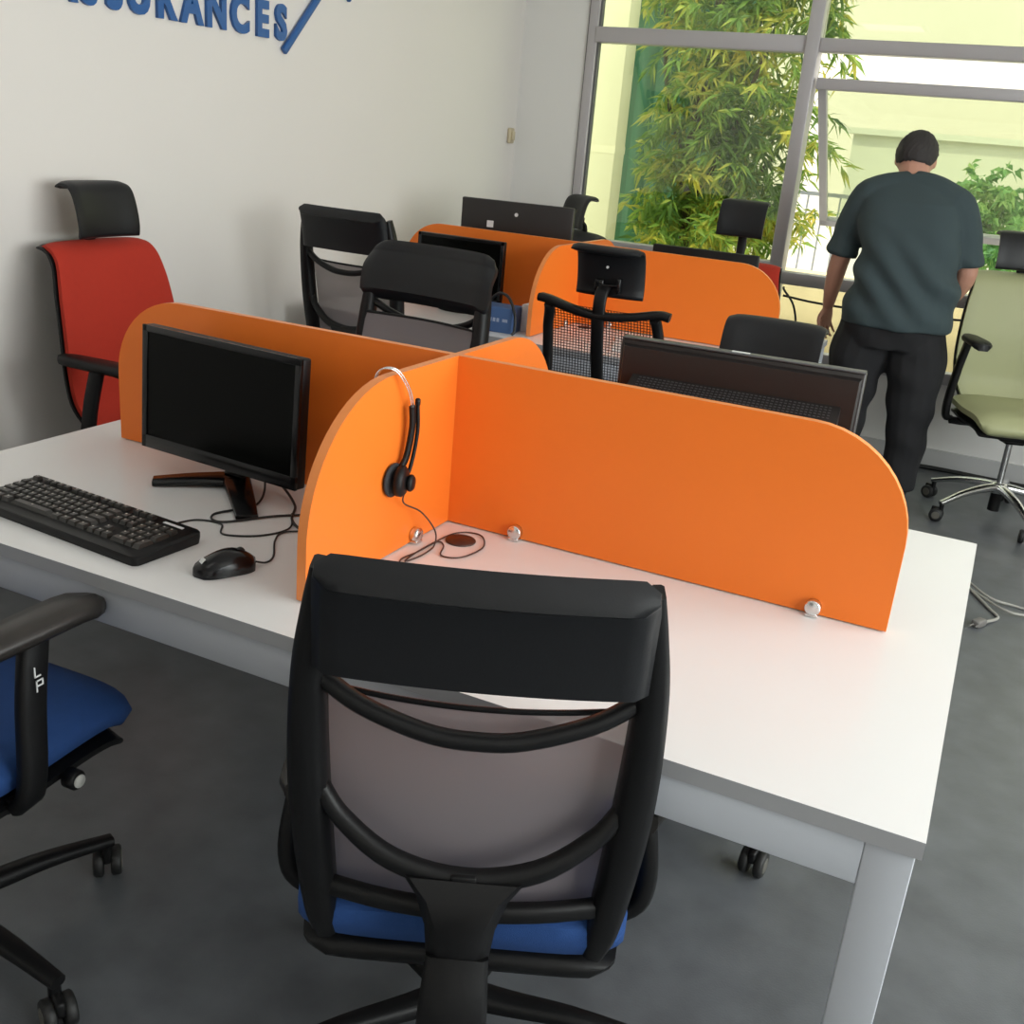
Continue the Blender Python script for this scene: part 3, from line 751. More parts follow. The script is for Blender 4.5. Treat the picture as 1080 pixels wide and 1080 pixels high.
def chair_headrest(label, loc, yaw, m, dz=0.0, arm_z=0.68, star=0.3, chrome=False, arms=True, net=False, group=None, seat_m=None, arm_y=(-0.16, 0.10), armx=0.255, hub_z=0.10, seat_dz=None, hr_dz=0.0, hr_hw=0.118, posty=-0.08):
    """task chair with an upholstered (or net) back, rolled top edge and a separate headrest"""
    t = thing('headrest_chair', label, 'chair', (loc[0], loc[1], 0), yaw, group)
    sdz = dz if seat_dz is None else seat_dz
    star_base(t, star, 'chrome' if chrome else 'black', hub_z=hub_z); gas_column(t, 0.04 if chrome else 0.08, 0.37 + sdz, chrome)
    seat_parts(t, seat_m or m, sdz)
    pr = [(-0.20, 0.47), (-0.235, 0.53), (-0.262, 0.60), (-0.262, 0.70), (-0.265, 0.82), (-0.285, 0.94), (-0.305, 1.02), (-0.325, 1.056), (-0.352, 1.074), (-0.385, 1.078)]
    pr = sp2([(y, z + dz) for y, z in pr], 4); n = len(pr)
    hws = lerp_list([0.17, 0.20, 0.225, 0.245, 0.25, 0.24, 0.225, 0.218, 0.214, 0.208], 4)
    if not net:
        bm = NB(); sheet(bm, pr, hws, [0.045 - 0.022 * (i / (n - 1)) ** 2 for i in range(n)], 16, 0.028, 10.0)
        obj('backrest', bm, m, t, smooth=50)
        bm = NB(); sheet(bm, [(y - 0.018, z - 0.004) for y, z in pr], [h + 0.006 for h in hws], 0.022, 16, 0.030, 14.0)
        obj('back_shell', bm, 'black', t, smooth=50)
    else:
        # frame with a top bar that overhangs the side posts, and a see-through net
        tz = 1.075 + dz
        bm = NB(); P = smooth_path([(-0.228, -0.325, tz + 0.004), (-0.19, -0.33, tz), (-0.1, -0.345, tz - 0.018), (0, -0.352, tz - 0.028), (0.1, -0.345, tz - 0.018), (0.19, -0.33, tz), (0.232, -0.325, tz - 0.004)], 5)
        strap(bm, P, [0.026] * len(P), 0.045, up=(0, 1, 0), bev=0.5); obj('top_bar', bm, 'black', t)
        for sx in (-1, 1):
            bm = NB(); P = [(sx * x, y - 0.01, z) for x, (y, z) in zip([min(0.198, h * 0.86) for h in hws[:30]], pr[:30])]
            strap(bm, P, 0.032, 0.03, up=(0, 1, 0), bev=0.4); obj('side_post', bm, 'black', t)
        bm = NB(); P = [(-0.17, -0.215, 0.50 + dz), (0, -0.235, 0.49 + dz), (0.17, -0.215, 0.50 + dz)]; strap(bm, P, 0.03, 0.02, up=(0, 1, 0)); obj('bottom_bar', bm, 'black', t)
        bm = NB(); pp = pr[2:32]; nx = 12
        V = [[bm.verts.new((-0.19 + 0.38 * k / nx, y - 0.004, z)) for k in range(nx + 1)] for y, z in pp]
        for j in range(len(pp) - 1):
            for k in range(nx): bm.faces.new((V[j][k], V[j][k + 1], V[j + 1][k + 1], V[j + 1][k]))
        obj('back_net', bm, 'net', t, smooth=60)
    headrest_parts(t, dz + hr_dz, hr_hw, net)
    bm = NB(); P = smooth_path([(0, -0.29, 0.78 + dz), (0, -0.30, 0.6 + dz), (0, -0.27, 0.42 + sdz), (0, -0.18, 0.36 + sdz), (0, -0.05, 0.365 + sdz)], 5)
    strap(bm, P, 0.06, 0.024, up=(0, 1, 0.2), bev=0.4); obj('spine', bm, 'black', t)
    if arms:
        for sx in (-1, 1): armrest(t, sx, arm_z, arm_y[0], arm_y[1], 0.47 + sdz, x=armx, padm='black', posty=posty)
    return t

# nearest chairs
chair_mesh_back('black mesh-back chair with blue seat pulled up to the near desk, seen from behind', (0.352, -0.508), rad(24), 'blue', 0.0, 0.60, star=rad(15 - 24), arm_y=(-0.17, 0.08), group='mesh-backed task chairs')
chair_mesh_back('blue-seated chair with broad black armrest in front of the keyboard', (-0.567, -0.803), rad(2), 'blue', 0.0, 0.700, star=rad(-3.5 - 2), mark=True, arm_y=(-0.12, 0.185), group='mesh-backed task chairs', armx=0.245, posty=0.0, knob=True)
chair_mesh_back('mesh-back chair with black top band by the left wall, facing the far desk', (-1.375, 1.98), rad(-2), 'blue', 0.13, 0.58, star=0.5, arm_y=(-0.24, 0.02), group='mesh-backed task chairs', seat_lift=0.04)
chair_mesh_back('mesh-back chair facing the camera behind the orange divider, glossy black band', (-0.685, 0.73), rad(176), 'blue', 0.10, 0.58, star=rad(76), arm_y=(-0.24, 0.0), group='mesh-backed task chairs', pad=True, shw=0.215)
# headrest chairs
chair_headrest('red upholstered chair with curled black headrest by the left wall', (-1.43, 0.80), rad(-88), 'red', -0.03, 0.725, star=rad(49 + 88), group='chairs with headrests', hr_hw=0.13, arm_y=(-0.24, 0.05), posty=-0.13, armx=0.275)
chair_headrest('red chair with wide black headrest behind the ventilated monitor back', (0.46, 0.42), rad(180), 'red', -0.14, 0.58, star=rad(-36 - 180), arms=False, group='chairs with headrests', seat_dz=-0.08)
chair_headrest('black net-backed chair with blue seat and headrest seen from behind', (-0.265, 1.83), rad(1), 'blue', -0.09, 0.56, star=0.2, net=True, group='chairs with headrests', seat_dz=-0.04)
chair_headrest('red chair with black headrest in front of the leafy window pane', (-0.29, 3.08), rad(180), 'red', -0.08, 0.58, star=0.2, group='chairs with headrests', arms=False, hr_dz=0.10, hr_hw=0.112)
chair_headrest('chair with black headrest by the room corner, behind the monitor with white logo', (-1.40, 3.31), rad(143), 'fabric_black', -0.05, 0.62, star=rad(98.7), hr_hw=0.11, group='chairs with headrests', arms=False)
chair_headrest('pale green leather chair with polished metal base beside the man', (1.09, 3.38), rad(200), 'green', 0.0, 0.81, hr_hw=0.15, star=rad(226 - 200), chrome=True, group='chairs with headrests', arm_y=(-0.10, 0.13), armx=0.27, hub_z=0.15, seat_dz=0.03)

# ------------------------------------------------------------------ monitors
def monitor(label, loc, yaw, w, h, zc, base=True, thick=0.045, vents=False, logo=False, tilt=0.0, legs='v', label_group='monitors on the desks', sticker=False):
    """screen faces local -y; loc is the stand foot on the desk"""
    t = thing('monitor', label, 'monitor', loc, yaw, label_group)
    R = Euler((tilt, 0, 0)).to_matrix()
    zz = zc - loc[2]
    def tr(p): return R @ Vector(p) + Vector((0, 0, zz))
    bm = NB(); vs = box(bm, (0, 0, 0), (w, thick * 0.55, h), 0.004)
    vs2 = []
    for v in bm.verts: v.co = tr(v.co)
    case = obj('housing', bm, 'mon_back' if (vents or logo) else 'black', t)
    bm = NB()
    bz = 0.014; y = -thick * 0.275 - 0.003
    for c, s in (((0, y, h / 2 - bz / 2), (w, 0.008, bz)), ((0, y, -h / 2 + bz), (w, 0.008, bz * 2)), ((w / 2 - bz / 2, y, 0), (bz, 0.008, h)), ((-w / 2 + bz / 2, y, 0), (bz, 0.008, h))): box(bm, c, s, 0.001)
    for v in bm.verts: v.co = tr(v.co)
    obj('bezel', bm, 'black_gloss', t)
    bm = NB(); box(bm, (0, y + 0.001, bz / 2), (w - 2 * bz, 0.004, h - 3 * bz))
    for v in bm.verts: v.co = tr(v.co)
    obj('screen', bm, 'screen', t)
    # back hump
    bm = NB()
    yb = thick * 0.275
    if vents:
        rings = []
        for k, (sx, sz0, sz1, yy) in enumerate(((0.49, -0.45, 0.47, yb - 0.002), (0.48, -0.44, 0.45, yb + 0.008), (0.43, -0.40, 0.275, yb + 0.009), (0.43, -0.38, 0.205, yb + 0.058))):
            rings.append([(-sx * w, yy, sz0 * h), (sx * w, yy, sz0 * h), (sx * w, yy, sz1 * h), (-sx * w, yy, sz1 * h)])
        loft(bm, rings)
    else:
        rings = []
        for sx, sz, yy in ((0.36, 0.05, yb - 0.002), (0.33, 0.02, yb + 0.012), (0.26, -0.04, yb + 0.022)):
            rings.append([(-sx * w, yy, -0.4 * h), (sx * w, yy, -0.4 * h), (sx * w, yy, sz * h), (-sx * w, yy, sz * h)])
        loft(bm, rings)
    for v in bm.verts: v.co = tr(v.co)
    obj('back_cover', bm, 'mon_back', t, smooth=20)
    if vents:
        bm = NB()
        n = Vector((0, 0.14 * h, 0.031)).normalized()
        for j in range(5):
            for i in range(46):
                x = (-0.40 + 0.80 * (i + 0.5) / 46) * w
                fz = 0.213 + 0.056 * (j + 0.5) / 5
                yy = yb + 0.009 + (0.275 - fz) / 0.07 * 0.049 + 0.0004
                box(bm, (x, yy, fz * h + 0.0008), (0.0045, 0.0052, 0.0014))
        for v in bm.verts: v.co = tr(v.co)
        obj('vent_grille', bm, 'mon_top', t, smooth=0)
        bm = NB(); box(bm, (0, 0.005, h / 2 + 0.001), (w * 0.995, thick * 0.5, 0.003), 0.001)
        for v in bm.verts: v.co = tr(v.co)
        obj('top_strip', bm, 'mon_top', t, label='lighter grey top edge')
    if sticker:
        bm = NB(); box(bm, (0.0 * w, 0.006, h / 2 + 0.0035), (0.035, 0.012, 0.001))
        for v in bm.verts: v.co = tr(v.co)
        obj('sticker', bm, 'sticker', t, smooth=0, label='small white sticker')
    if logo:
        bm = NB(); disc(bm, (0.0, yb + 0.002, 0.32 * h), 0.0085, 0.003, 'Y', 20); 
        for v in bm.verts: v.co = tr(v.co)
        obj('logo', bm, 'sticker', t, label='round white logo')
        bm = NB(); box(bm, (0.125, yb + 0.002, 0.15 * h), (0.032, 0.003, 0.03), 0.0005)
        for v in bm.verts: v.co = tr(v.co)
        obj('sticker', bm, 'sticker', t, smooth=0, label='white sticker')
    # stand
    bm = NB()
    P = smooth_path([(0, thick * 0.5 + 0.01, zz - h * 0.15), (0, thick * 0.5 + 0.025, zz - h * 0.5), (0, 0.03, 0.02)], 5)
    strap(bm, P, 0.05, 0.02, up=(0, 1, 0), bev=0.4); obj('neck', bm, 'black', t)
    if legs == 'v':
        for sx, tx, ty in ((-1, -0.125, -0.08), (1, 0.165, -0.105)):
            bm = NB()
            P = smooth_path([(0.0, 0.035, 0.012), (tx * 0.5, ty * 0.5 + 0.018, 0.011), (tx, ty, 0.006)], 4)
            strap(bm, P, [0.06 - 0.002 * i for i in range(len(P))], [0.02 - 0.0012 * i for i in range(len(P))], up=(0, 0, 1), bev=0.5)
            obj('foot', bm, 'black_gloss', t)
            if sx < 0:
                pass
    else:
        bm = NB(); prism(bm, [(x, y) for x, y in arc(0, 0.0, 0.11, 0, 360, 28)[:-1]], (0, 0.03, 0.008), (1, 0, 0), (0, 0.75, 0), 0.014); obj('foot', bm, 'black', t)
    return t
monitor('black monitor with dark screen on V-shaped feet beside the keyboard', (-0.465, -0.135, 0.741), rad(-4.5), 0.435, 0.265, 0.925, tilt=rad(-3))
monitor('monitor seen from behind with ventilation grille, beyond the long orange divider', (0.50, 0.235, 0.741), rad(184), 0.475, 0.30, 0.985, vents=True, thick=0.06, legs='d', sticker=True)
monitor('monitor turned to the camera beside the blue box on the far desk', (-1.24, 2.33, 0.741), rad(0), 0.42, 0.275, 0.925, legs='d')
monitor('wide monitor with round white logo on its back, behind the far orange divider', (-1.19, 2.76, 0.741), rad(187), 0.545, 0.31, 1.048, logo=True, legs='d')
monitor('monitor whose top edge shows above the far divider, beneath the headrest', (-0.29, 2.80, 0.741), rad(182), 0.47, 0.29, 0.95, legs='d')

# ------------------------------------------------------------------ keyboard, mouse, cables, headset
kb = thing('keyboard', 'black computer keyboard lying at the near edge of the desk', 'keyboard', (-0.533, -0.452, 0.7405), rad(-4.6))
KW, KD = 0.462, 0.157
bm = NB()
rings = []
for z, s in ((0.0, 0.99), (0.006, 1.0), (0.014, 1.0), (0.017, 0.985)):
    ring = []
    hx, hy, c = KW / 2 * s, KD / 2 * s, 0.012
    for cx, cy, a0 in ((hx - c, hy - c, 0), (-hx + c, hy - c, 90), (-hx + c, -hy + c, 180), (hx - c, -hy + c, 270)):
        for k in range(5):
            a = rad(a0 + 22.5 * k); px, py = cx + c * cos(a), cy + c * sin(a)
            ring.append((px, py, z + (0.007 * (py + KD / 2) / KD if z > 0 else 0)))
    rings.append(ring)
loft(bm, rings); obj('case', bm, 'black', kb)
bm = NB()
U = 0.0189
def key(x, y, w=1.0, h=1.0):
    ww, hh = w * U - 0.0028, h * U - 0.0028
    zb = 0.0165 + 0.007 * (y + KD / 2) / KD
    r = [[(x + sx * ww / 2 * k, y + sy * hh / 2 * k + (0.0008 if k < 1 else 0), zb + z) for sx, sy in ((-1, -1), (1, -1), (1, 1), (-1, 1))] for k, z in ((1.0, 0), (0.78, 0.0075), (0.72, 0.0078))]
    loft(bm, r)
rows = [[1] * 13 + [2], [1.5] + [1] * 12 + [1.5], [1.75] + [1] * 11 + [2.25], [2.25] + [1] * 10 + [2.75], [1.25, 1.25, 1.25, 6.25, 1.25, 1.25, 1.25, 1.25]]
x0 = -KW / 2 + 0.012; ytop = 0.060
for r, row in enumerate(rows):
    x = x0; y = ytop - 0.0265 - r * U
    for w in row: key(x + w * U / 2, y, w); x += w * U
for k in range(13): key(x0 + (k + 0.5 + (0.9 if k > 0 else 0) + (0.5 if k > 4 else 0) + (0.55 if k > 8 else 0)) * U * 0.97, ytop, 1.0, 0.8)
xn = x0 + 15.3 * U
for r in range(2):
    for k in range(3): key(xn + (k + 0.5) * U, ytop - 0.0265 - r * U)
for k in range(3): key(xn + (k + 0.5) * U, ytop, 1, 0.8)
key(xn + 1.5 * U, ytop - 0.0265 - 3 * U)
for k in range(3): key(xn + (k + 0.5) * U, ytop - 0.0265 - 4 * U)
xp = xn + 3.3 * U
for r in range(5):
    for k in range(4):
        if r in (2, 4) and k == 3: continue
        if r in (1, 3) and k == 3: key(xp + 3.5 * U, ytop - 0.0265 - (r + 0.5) * U, 1, 2)
        elif r == 4 and k == 0: key(xp + U, ytop - 0.0265 - 4 * U, 2)
        elif r == 4 and k == 1: continue
        else: key(xp + (k + 0.5) * U, ytop - 0.0265 - r * U)
keys = obj('keys', bm, mat('key_plastic', (0.03, 0.028, 0.025), 0.38, spec=0.5), kb, smooth=0)
bm = NB()
random.seed(3)
for p in keys.data.polygons:
    if p.normal.z > 0.9 and p.center.z > 0.02 and p.area > 5e-5:
        c = p.center; box(bm, (c.x - 0.003, c.y + 0.0025, c.z + 0.0003), (0.0030, 0.0030, 0.0004))
obj('key_legends', bm, mat('legend_print', (0.5, 0.48, 0.42), 0.5), kb, smooth=0)
bm = NB(); box(bm, (xp + 2.2 * U, ytop + 0.001, 0.0245), (0.05, 0.007, 0.0006), 0, (0.045, 0, 0)); obj('indicator_panel', bm, 'sticker', kb, smooth=0, label='pale label strip')

ms = thing('computer_mouse', 'black computer mouse beside the keyboard', 'mouse', (-0.182, -0.468, 0.7405), rad(-28))
bm = NB(); rings = []
for i in range(13):
    u = i / 12; y = -0.056 + 0.112 * u
    w = 0.031 * (max(0.0, 1 - abs(2 * u - 1) ** 3.2)) ** 0.5 * (1 - 0.08 * sin(PI * u)) + 0.004
    h = 0.036 * (sin(PI * (0.08 + 0.84 * u ** 1.25))) ** 0.75 + 0.004
    rings.append([(w * cos(2 * PI * k / 16), y, 0.0 + h * max(0.0, sin(2 * PI * k / 16)) ** 0.8) if sin(2 * PI * k / 16) > 0 else (w * 0.94 * cos(2 * PI * k / 16), y, 0.0) for k in range(16)])
loft(bm, rings); bmesh.ops.remove_doubles(bm, verts=bm.verts[:], dist=0.0001); obj('shell', bm, 'black_gloss', ms, smooth=60)
bm = NB(); disc(bm, (0, 0.028, 0.031), 0.009, 0.006, 'X', 16, 0.001); obj('scroll_wheel', bm, 'rubber', ms)
bm = NB(); box(bm, (0, -0.040, 0.0265), (0.012, 0.010, 0.001), 0, (0.75, 0, 0)); obj('logo', bm, 'sticker', ms, smooth=0, label='pale printed logo')
def cable(name, pts, r, m, label, cat='cable', n=8, group=None):
    bm = NB(); tube(bm, smooth_path(pts, n), r, 8)
    return tag(obj(name, bm, m), label, cat, group)
zt = 0.7435
bm = NB(); tube(bm, smooth_path([(0.0, 0.055, 0.008), (0.004, 0.075, 0.004), (-0.02, 0.10, 0.0025), (-0.09, 0.135, 0.0025), (-0.12, 0.17, 0.0025), (-0.10, 0.24, 0.0025), (-0.155, 0.30, 0.0025)], 8), 0.0019, 8); obj('cord', bm, 'cable_b', ms)
bm = NB(); tube(bm, smooth_path([(0.12, 0.078, 0.006), (0.123, 0.10, 0.002), (0.14, 0.15, 0.002), (0.19, 0.165, 0.002), (0.23, 0.13, 0.002), (0.285, 0.17, 0.002), (0.30, 0.235, 0.002), (0.25, 0.30, 0.002)], 8), 0.0019, 8); obj('cord', bm, 'cable_b', kb)
mon0 = [o for o in bpy.data.objects if o.name == 'monitor'][0]
mi = Matrix.Translation((-0.465, -0.135, 0.741)) @ Matrix.Rotation(rad(-4.5), 4, 'Z')
mi = mi.inverted()
for pts, r in (([(-0.43, -0.085, 0.80), (-0.385, -0.10, 0.765), (-0.345, -0.18, zt), (-0.375, -0.27, zt), (-0.335, -0.295, zt), (-0.27, -0.20, zt), (-0.17, -0.11, zt), (-0.09, -0.05, zt)], 0.0024),
               ([(-0.44, -0.085, 0.81), (-0.36, -0.09, 0.77), (-0.285, -0.13, zt), (-0.235, -0.205, zt), (-0.175, -0.235, zt), (-0.11, -0.18, zt), (-0.06, -0.09, zt)], 0.0028)):
    bm = NB(); tube(bm, [mi @ Vector((p.x, p.y, max(p.z, zt))) for p in smooth_path(pts, 8)], r, 8); obj('cord', bm, 'cable_b', mon0)

# headset hanging on the short divider
hs = thing('headset', 'black headset with thin metal headband hooked over the orange divider', 'headset', (0.0, -0.225, 1.087))
bm = NB()
P = smooth_path([(-0.02, -0.045, -0.035), (-0.014, -0.042, 0.0), (0.0, -0.038, 0.012), (0.016, -0.024, 0.006), (0.026, 0.0, -0.028), (0.027, 0.018, -0.07)], 6)
tube(bm, P, 0.0016, 8); tube(bm, [p + Vector((0.001, 0.005, 0.001)) for p in P], 0.0016, 8)
obj('headband', bm, 'chrome', hs, label='thin double wire headband')
bm = NB(); P = smooth_path([(0.027, 0.016, -0.06), (0.027, 0.020, -0.10), (0.024, 0.012, -0.15), (0.02, 0.0, -0.175)], 5); strap(bm, P, 0.014, 0.009, up=(1, 0, 0), bev=0.6); obj('slider', bm, 'black', hs)
bm = NB(); P = smooth_path([(0.03, 0.030, -0.058), (0.032, 0.031, -0.11), (0.03, 0.018, -0.17), (0.026, 0.004, -0.20)], 5); tube(bm, P, 0.0038, 8); disc(bm, (0.03, 0.030, -0.055), 0.005, 0.014, 'Z', 12, 0.002); obj('microphone_boom', bm, 'black', hs)
bm = NB(); disc(bm, (0.028, -0.012, -0.195), 0.029, 0.02, 'X', 24, 0.006, (0, 0, 0.25)); c = obj('ear_cup', bm, 'black', hs)
bm = NB(); disc(bm, (0.040, 0.003, -0.20), 0.016, 0.012, 'X', 20, 0.004, (0, 0, 0.25)); obj('boom_pivot', bm, 'black', c)
bm = NB(); disc(bm, (0.0145, -0.016, -0.195), 0.032, 0.006, 'X', 24, 0.002); obj('ear_cushion', bm, 'fabric_black', c)
bm = NB()
z0 = -0.3443
tube(bm, [Vector((p.x, p.y, max(p.z, z0))) for p in smooth_path([(0.026, 0.005, -0.222), (0.024, 0.01, -0.245), (0.034, 0.06, -0.275), (0.05, 0.09, -0.32), (0.058, 0.07, z0), (0.06, 0.02, z0), (0.05, -0.02, z0), (0.045, 0.04, z0), (0.055, 0.16, z0), (0.10, 0.185, z0), (0.135, 0.13, z0), (0.125, 0.06, z0), (0.09, 0.045, z0), (0.07, 0.09, z0), (0.05, 0.10, z0), (0.045, 0.03, z0), (0.04, -0.02, z0), (0.07, -0.06, z0), (0.10, -0.04, z0)], 10)], 0.0016, 8)
obj('cord', bm, mat('headset_cord', (0.05, 0.03, 0.025), 0.5), hs)

# things on the far desk
t = thing('cardboard_box', 'small dark blue box with faint white print on the far desk', 'box', (-0.905, 2.07, 0.7405), rad(4))
bm = NB(); box(bm, (0, 0, 0.05), (0.15, 0.12, 0.10), 0.003); obj('carton', bm, 'box_blue', t)
bm = NB()
for i, x in enumerate((-0.05, -0.034, -0.018, -0.002, 0.014)): box(bm, (x, -0.0605, 0.05), (0.011, 0.001, 0.015))
box(bm, (0.045, -0.0605, 0.05), (0.022, 0.001, 0.012))
obj('print', bm, 'grey_print', t, smooth=0)
t = cable('black_cord', [(-0.955, 2.06, 0.8475), (-0.93, 2.06, 0.878), (-0.895, 2.05, 0.892), (-0.85, 2.03, 0.878), (-0.812, 2.01, 0.82), (-0.805, 2.0, 0.76), (-0.81, 1.99, 0.745)], 0.006, 'cable_b', 'thick black cord draped over the small blue box')
bm = NB(); box(bm, (-0.815, 2.16, 0.7405 + 0.055), (0.035, 0.09, 0.11), 0.003)
tag(obj('white_carton', bm, 'box_white'), 'small white carton standing just behind the blue box', 'box')
bm = NB(); box(bm, (-0.35, 2.23, 0.7425), (0.21, 0.297, 0.003), 0, (0, 0, 0.3)); tag(obj('paper_sheet', bm, 'box_white', smooth=0), 'white paper sheets lying on the far desk behind the net-backed chair', 'paper')

# floor and window cables
t = thing('extension_cable', 'pale grey cable with plug lying on the floor at the desk corner', 'cable', (1.10, 2.15, 0))
bm = NB(); tube(bm, smooth_path([(-0.10, 0.32, 0.006), (-0.04, 0.18, 0.006), (0.03, 0.03, 0.006), (0.06, -0.04, 0.006), (0.02, -0.12, 0.010)], 8), 0.006, 8)
tube(bm, smooth_path([(-0.09, 0.30, 0.018), (0.02, 0.12, 0.018), (0.12, 0.12, 0.006), (0.30, 0.08, 0.006), (0.5, 0.12, 0.006)], 8), 0.005, 8); tube(bm, smooth_path([(-0.05, 0.2, 0.006), (0.08, 0.02, 0.018), (0.2, 0.05, 0.006), (0.4, -0.02, 0.006)], 8), 0.005, 8)
obj('cord', bm, 'cable_g', t)
bm = NB(); box(bm, (0.0, -0.15, 0.014), (0.032, 0.055, 0.026), 0.006, (0, 0, -0.5)); 
for s in (-1, 1): tube(bm, [(-0.008 + s * 0.009, -0.175, 0.014), (-0.02 + s * 0.009, -0.20, 0.014)], 0.0025, 6)
obj('plug', bm, mat('plug_plastic', (0.18, 0.17, 0.16), 0.5), t)
cable('window_cable', [(-0.16, 4.03, 0.80), (0.0, 4.0, 0.79), (0.2, 4.0, 0.785), (0.5, 4.0, 0.79), (0.75, 4.03, 0.80)], 0.006, 'cable_b', 'thin dark cable running along below the window rail')
cable('hanging_cable', [(-0.17, 4.062, 0.84), (-0.16, 4.03, 0.83), (-0.09, 3.99, 0.76), (-0.06, 3.98, 0.64), (-0.11, 3.98, 0.52), (-0.19, 3.99, 0.40), (-0.22, 4.0, 0.2), (-0.22, 4.02, 0.006), (-0.1, 4.02, 0.006)], 0.006, 'cable_b', 'black cable hanging in a loop by the red chair back below the window')
cable('skirting_cable', [(0.2, 4.06, 0.012), (0.55, 4.02, 0.010), (0.8, 4.05, 0.012), (1.3, 4.03, 0.012), (2.0, 4.06, 0.012)], 0.012, 'cable_b', 'thick black cable along the floor at the window wall')

# ------------------------------------------------------------------ the man at the window
def remeshed(name, bm, m, parent, voxel, smooth_it=4, bulge=None):
    me = bpy.data.meshes.new('tmp'); bmesh.ops.recalc_face_normals(bm, faces=bm.faces[:]); bm.to_mesh(me); bm.free()
    o = bpy.data.objects.new('tmp', me); C.objects.link(o)
    r = o.modifiers.new('r', 'REMESH'); r.mode = 'VOXEL'; r.voxel_size = voxel
    s = o.modifiers.new('s', 'SMOOTH'); s.iterations = smooth_it; s.factor = 0.5
    dg = bpy.context.evaluated_depsgraph_get()
    me2 = bpy.data.meshes.new_from_object(o.evaluated_get(dg))
    bpy.data.objects.remove(o); bpy.data.meshes.remove(me)
    if bulge:
        me2.update()
        nn = [(v.co.copy(), v.normal.copy()) for v in me2.vertices]
        for v, (c, n) in zip(me2.vertices, nn): v.co = c + n * bulge(c)
    me2.name = name; me2.materials.clear(); me2.materials.append(M[m]); me2.shade_smooth()
    o2 = bpy.data.objects.new(name, me2); C.objects.link(o2); o2.parent = parent
    return o2

MX, MY = 0.485, 3.37
man = thing('person', 'man in dark green t-shirt and black trousers leaning towards the window', 'person', (MX, MY, 0))
def limb(bm, pts, rs, n=4, sides=14):
    P = smooth_path(pts, n); R = lerp_list(rs, n); tube(bm, P, R, sides)
def ball(bm, c, r, s=(1, 1, 1), rot=None):
    q = bmesh.ops.create_icosphere(bm, subdivisions=3, radius=r)
    R = Euler(rot).to_matrix() if rot else Matrix.Identity(3)
    for v in q['verts']: v.co = R @ Vector((v.co.x * s[0], v.co.y * s[1], v.co.z * s[2])) + Vector(c)
# joints (local: +y is the way he faces)
torso = [(0.01, 0.0, 0.80, 0.195, 0.15), (0.01, -0.01, 0.92, 0.225, 0.165), (0.015, 0.0, 1.02, 0.215, 0.165), (0.005, 0.02, 1.14, 0.20, 0.155), (-0.02, 0.045, 1.26, 0.215, 0.14), (-0.03, 0.075, 1.36, 0.205, 0.12), (-0.045, 0.105, 1.425, 0.15, 0.09), (-0.055, 0.125, 1.465, 0.078, 0.07)]
HEADC = Vector((-0.065, 0.20, 1.56))
ARM_L = [(-0.225, 0.075, 1.36), (-0.272, 0.09, 1.24), (-0.302, 0.10, 1.075), (-0.318, 0.125, 0.95), (-0.325, 0.145, 0.845)]
ARM_R = [(0.165, 0.075, 1.36), (0.222, 0.085, 1.23), (0.262, 0.08, 1.08), (0.222, 0.15, 0.97), (0.165, 0.23, 0.87)]
ARS = [0.062, 0.056, 0.046, 0.040, 0.027]
LEG_L = [(-0.105, 0.0, 0.82), (-0.125, 0.0, 0.66), (-0.13, 0.005, 0.47), (-0.135, -0.01, 0.28), (-0.14, -0.015, 0.09)]
LEG_R = [(0.105, 0.0, 0.82), (0.135, 0.0, 0.66), (0.15, 0.005, 0.47), (0.165, -0.01, 0.28), (0.175, -0.015, 0.09)]
LRS = [0.105, 0.092, 0.064, 0.058, 0.040]
bm = NB()
loft(bm, [ell((x, y, z), rx - 0.012, ry - 0.012, 24, 2.3) for x, y, z, rx, ry in torso])
limb(bm, [(-0.045, 0.11, 1.40), (-0.055, 0.145, 1.47), HEADC + Vector((0, -0.02, -0.03))], [0.07, 0.068, 0.068])
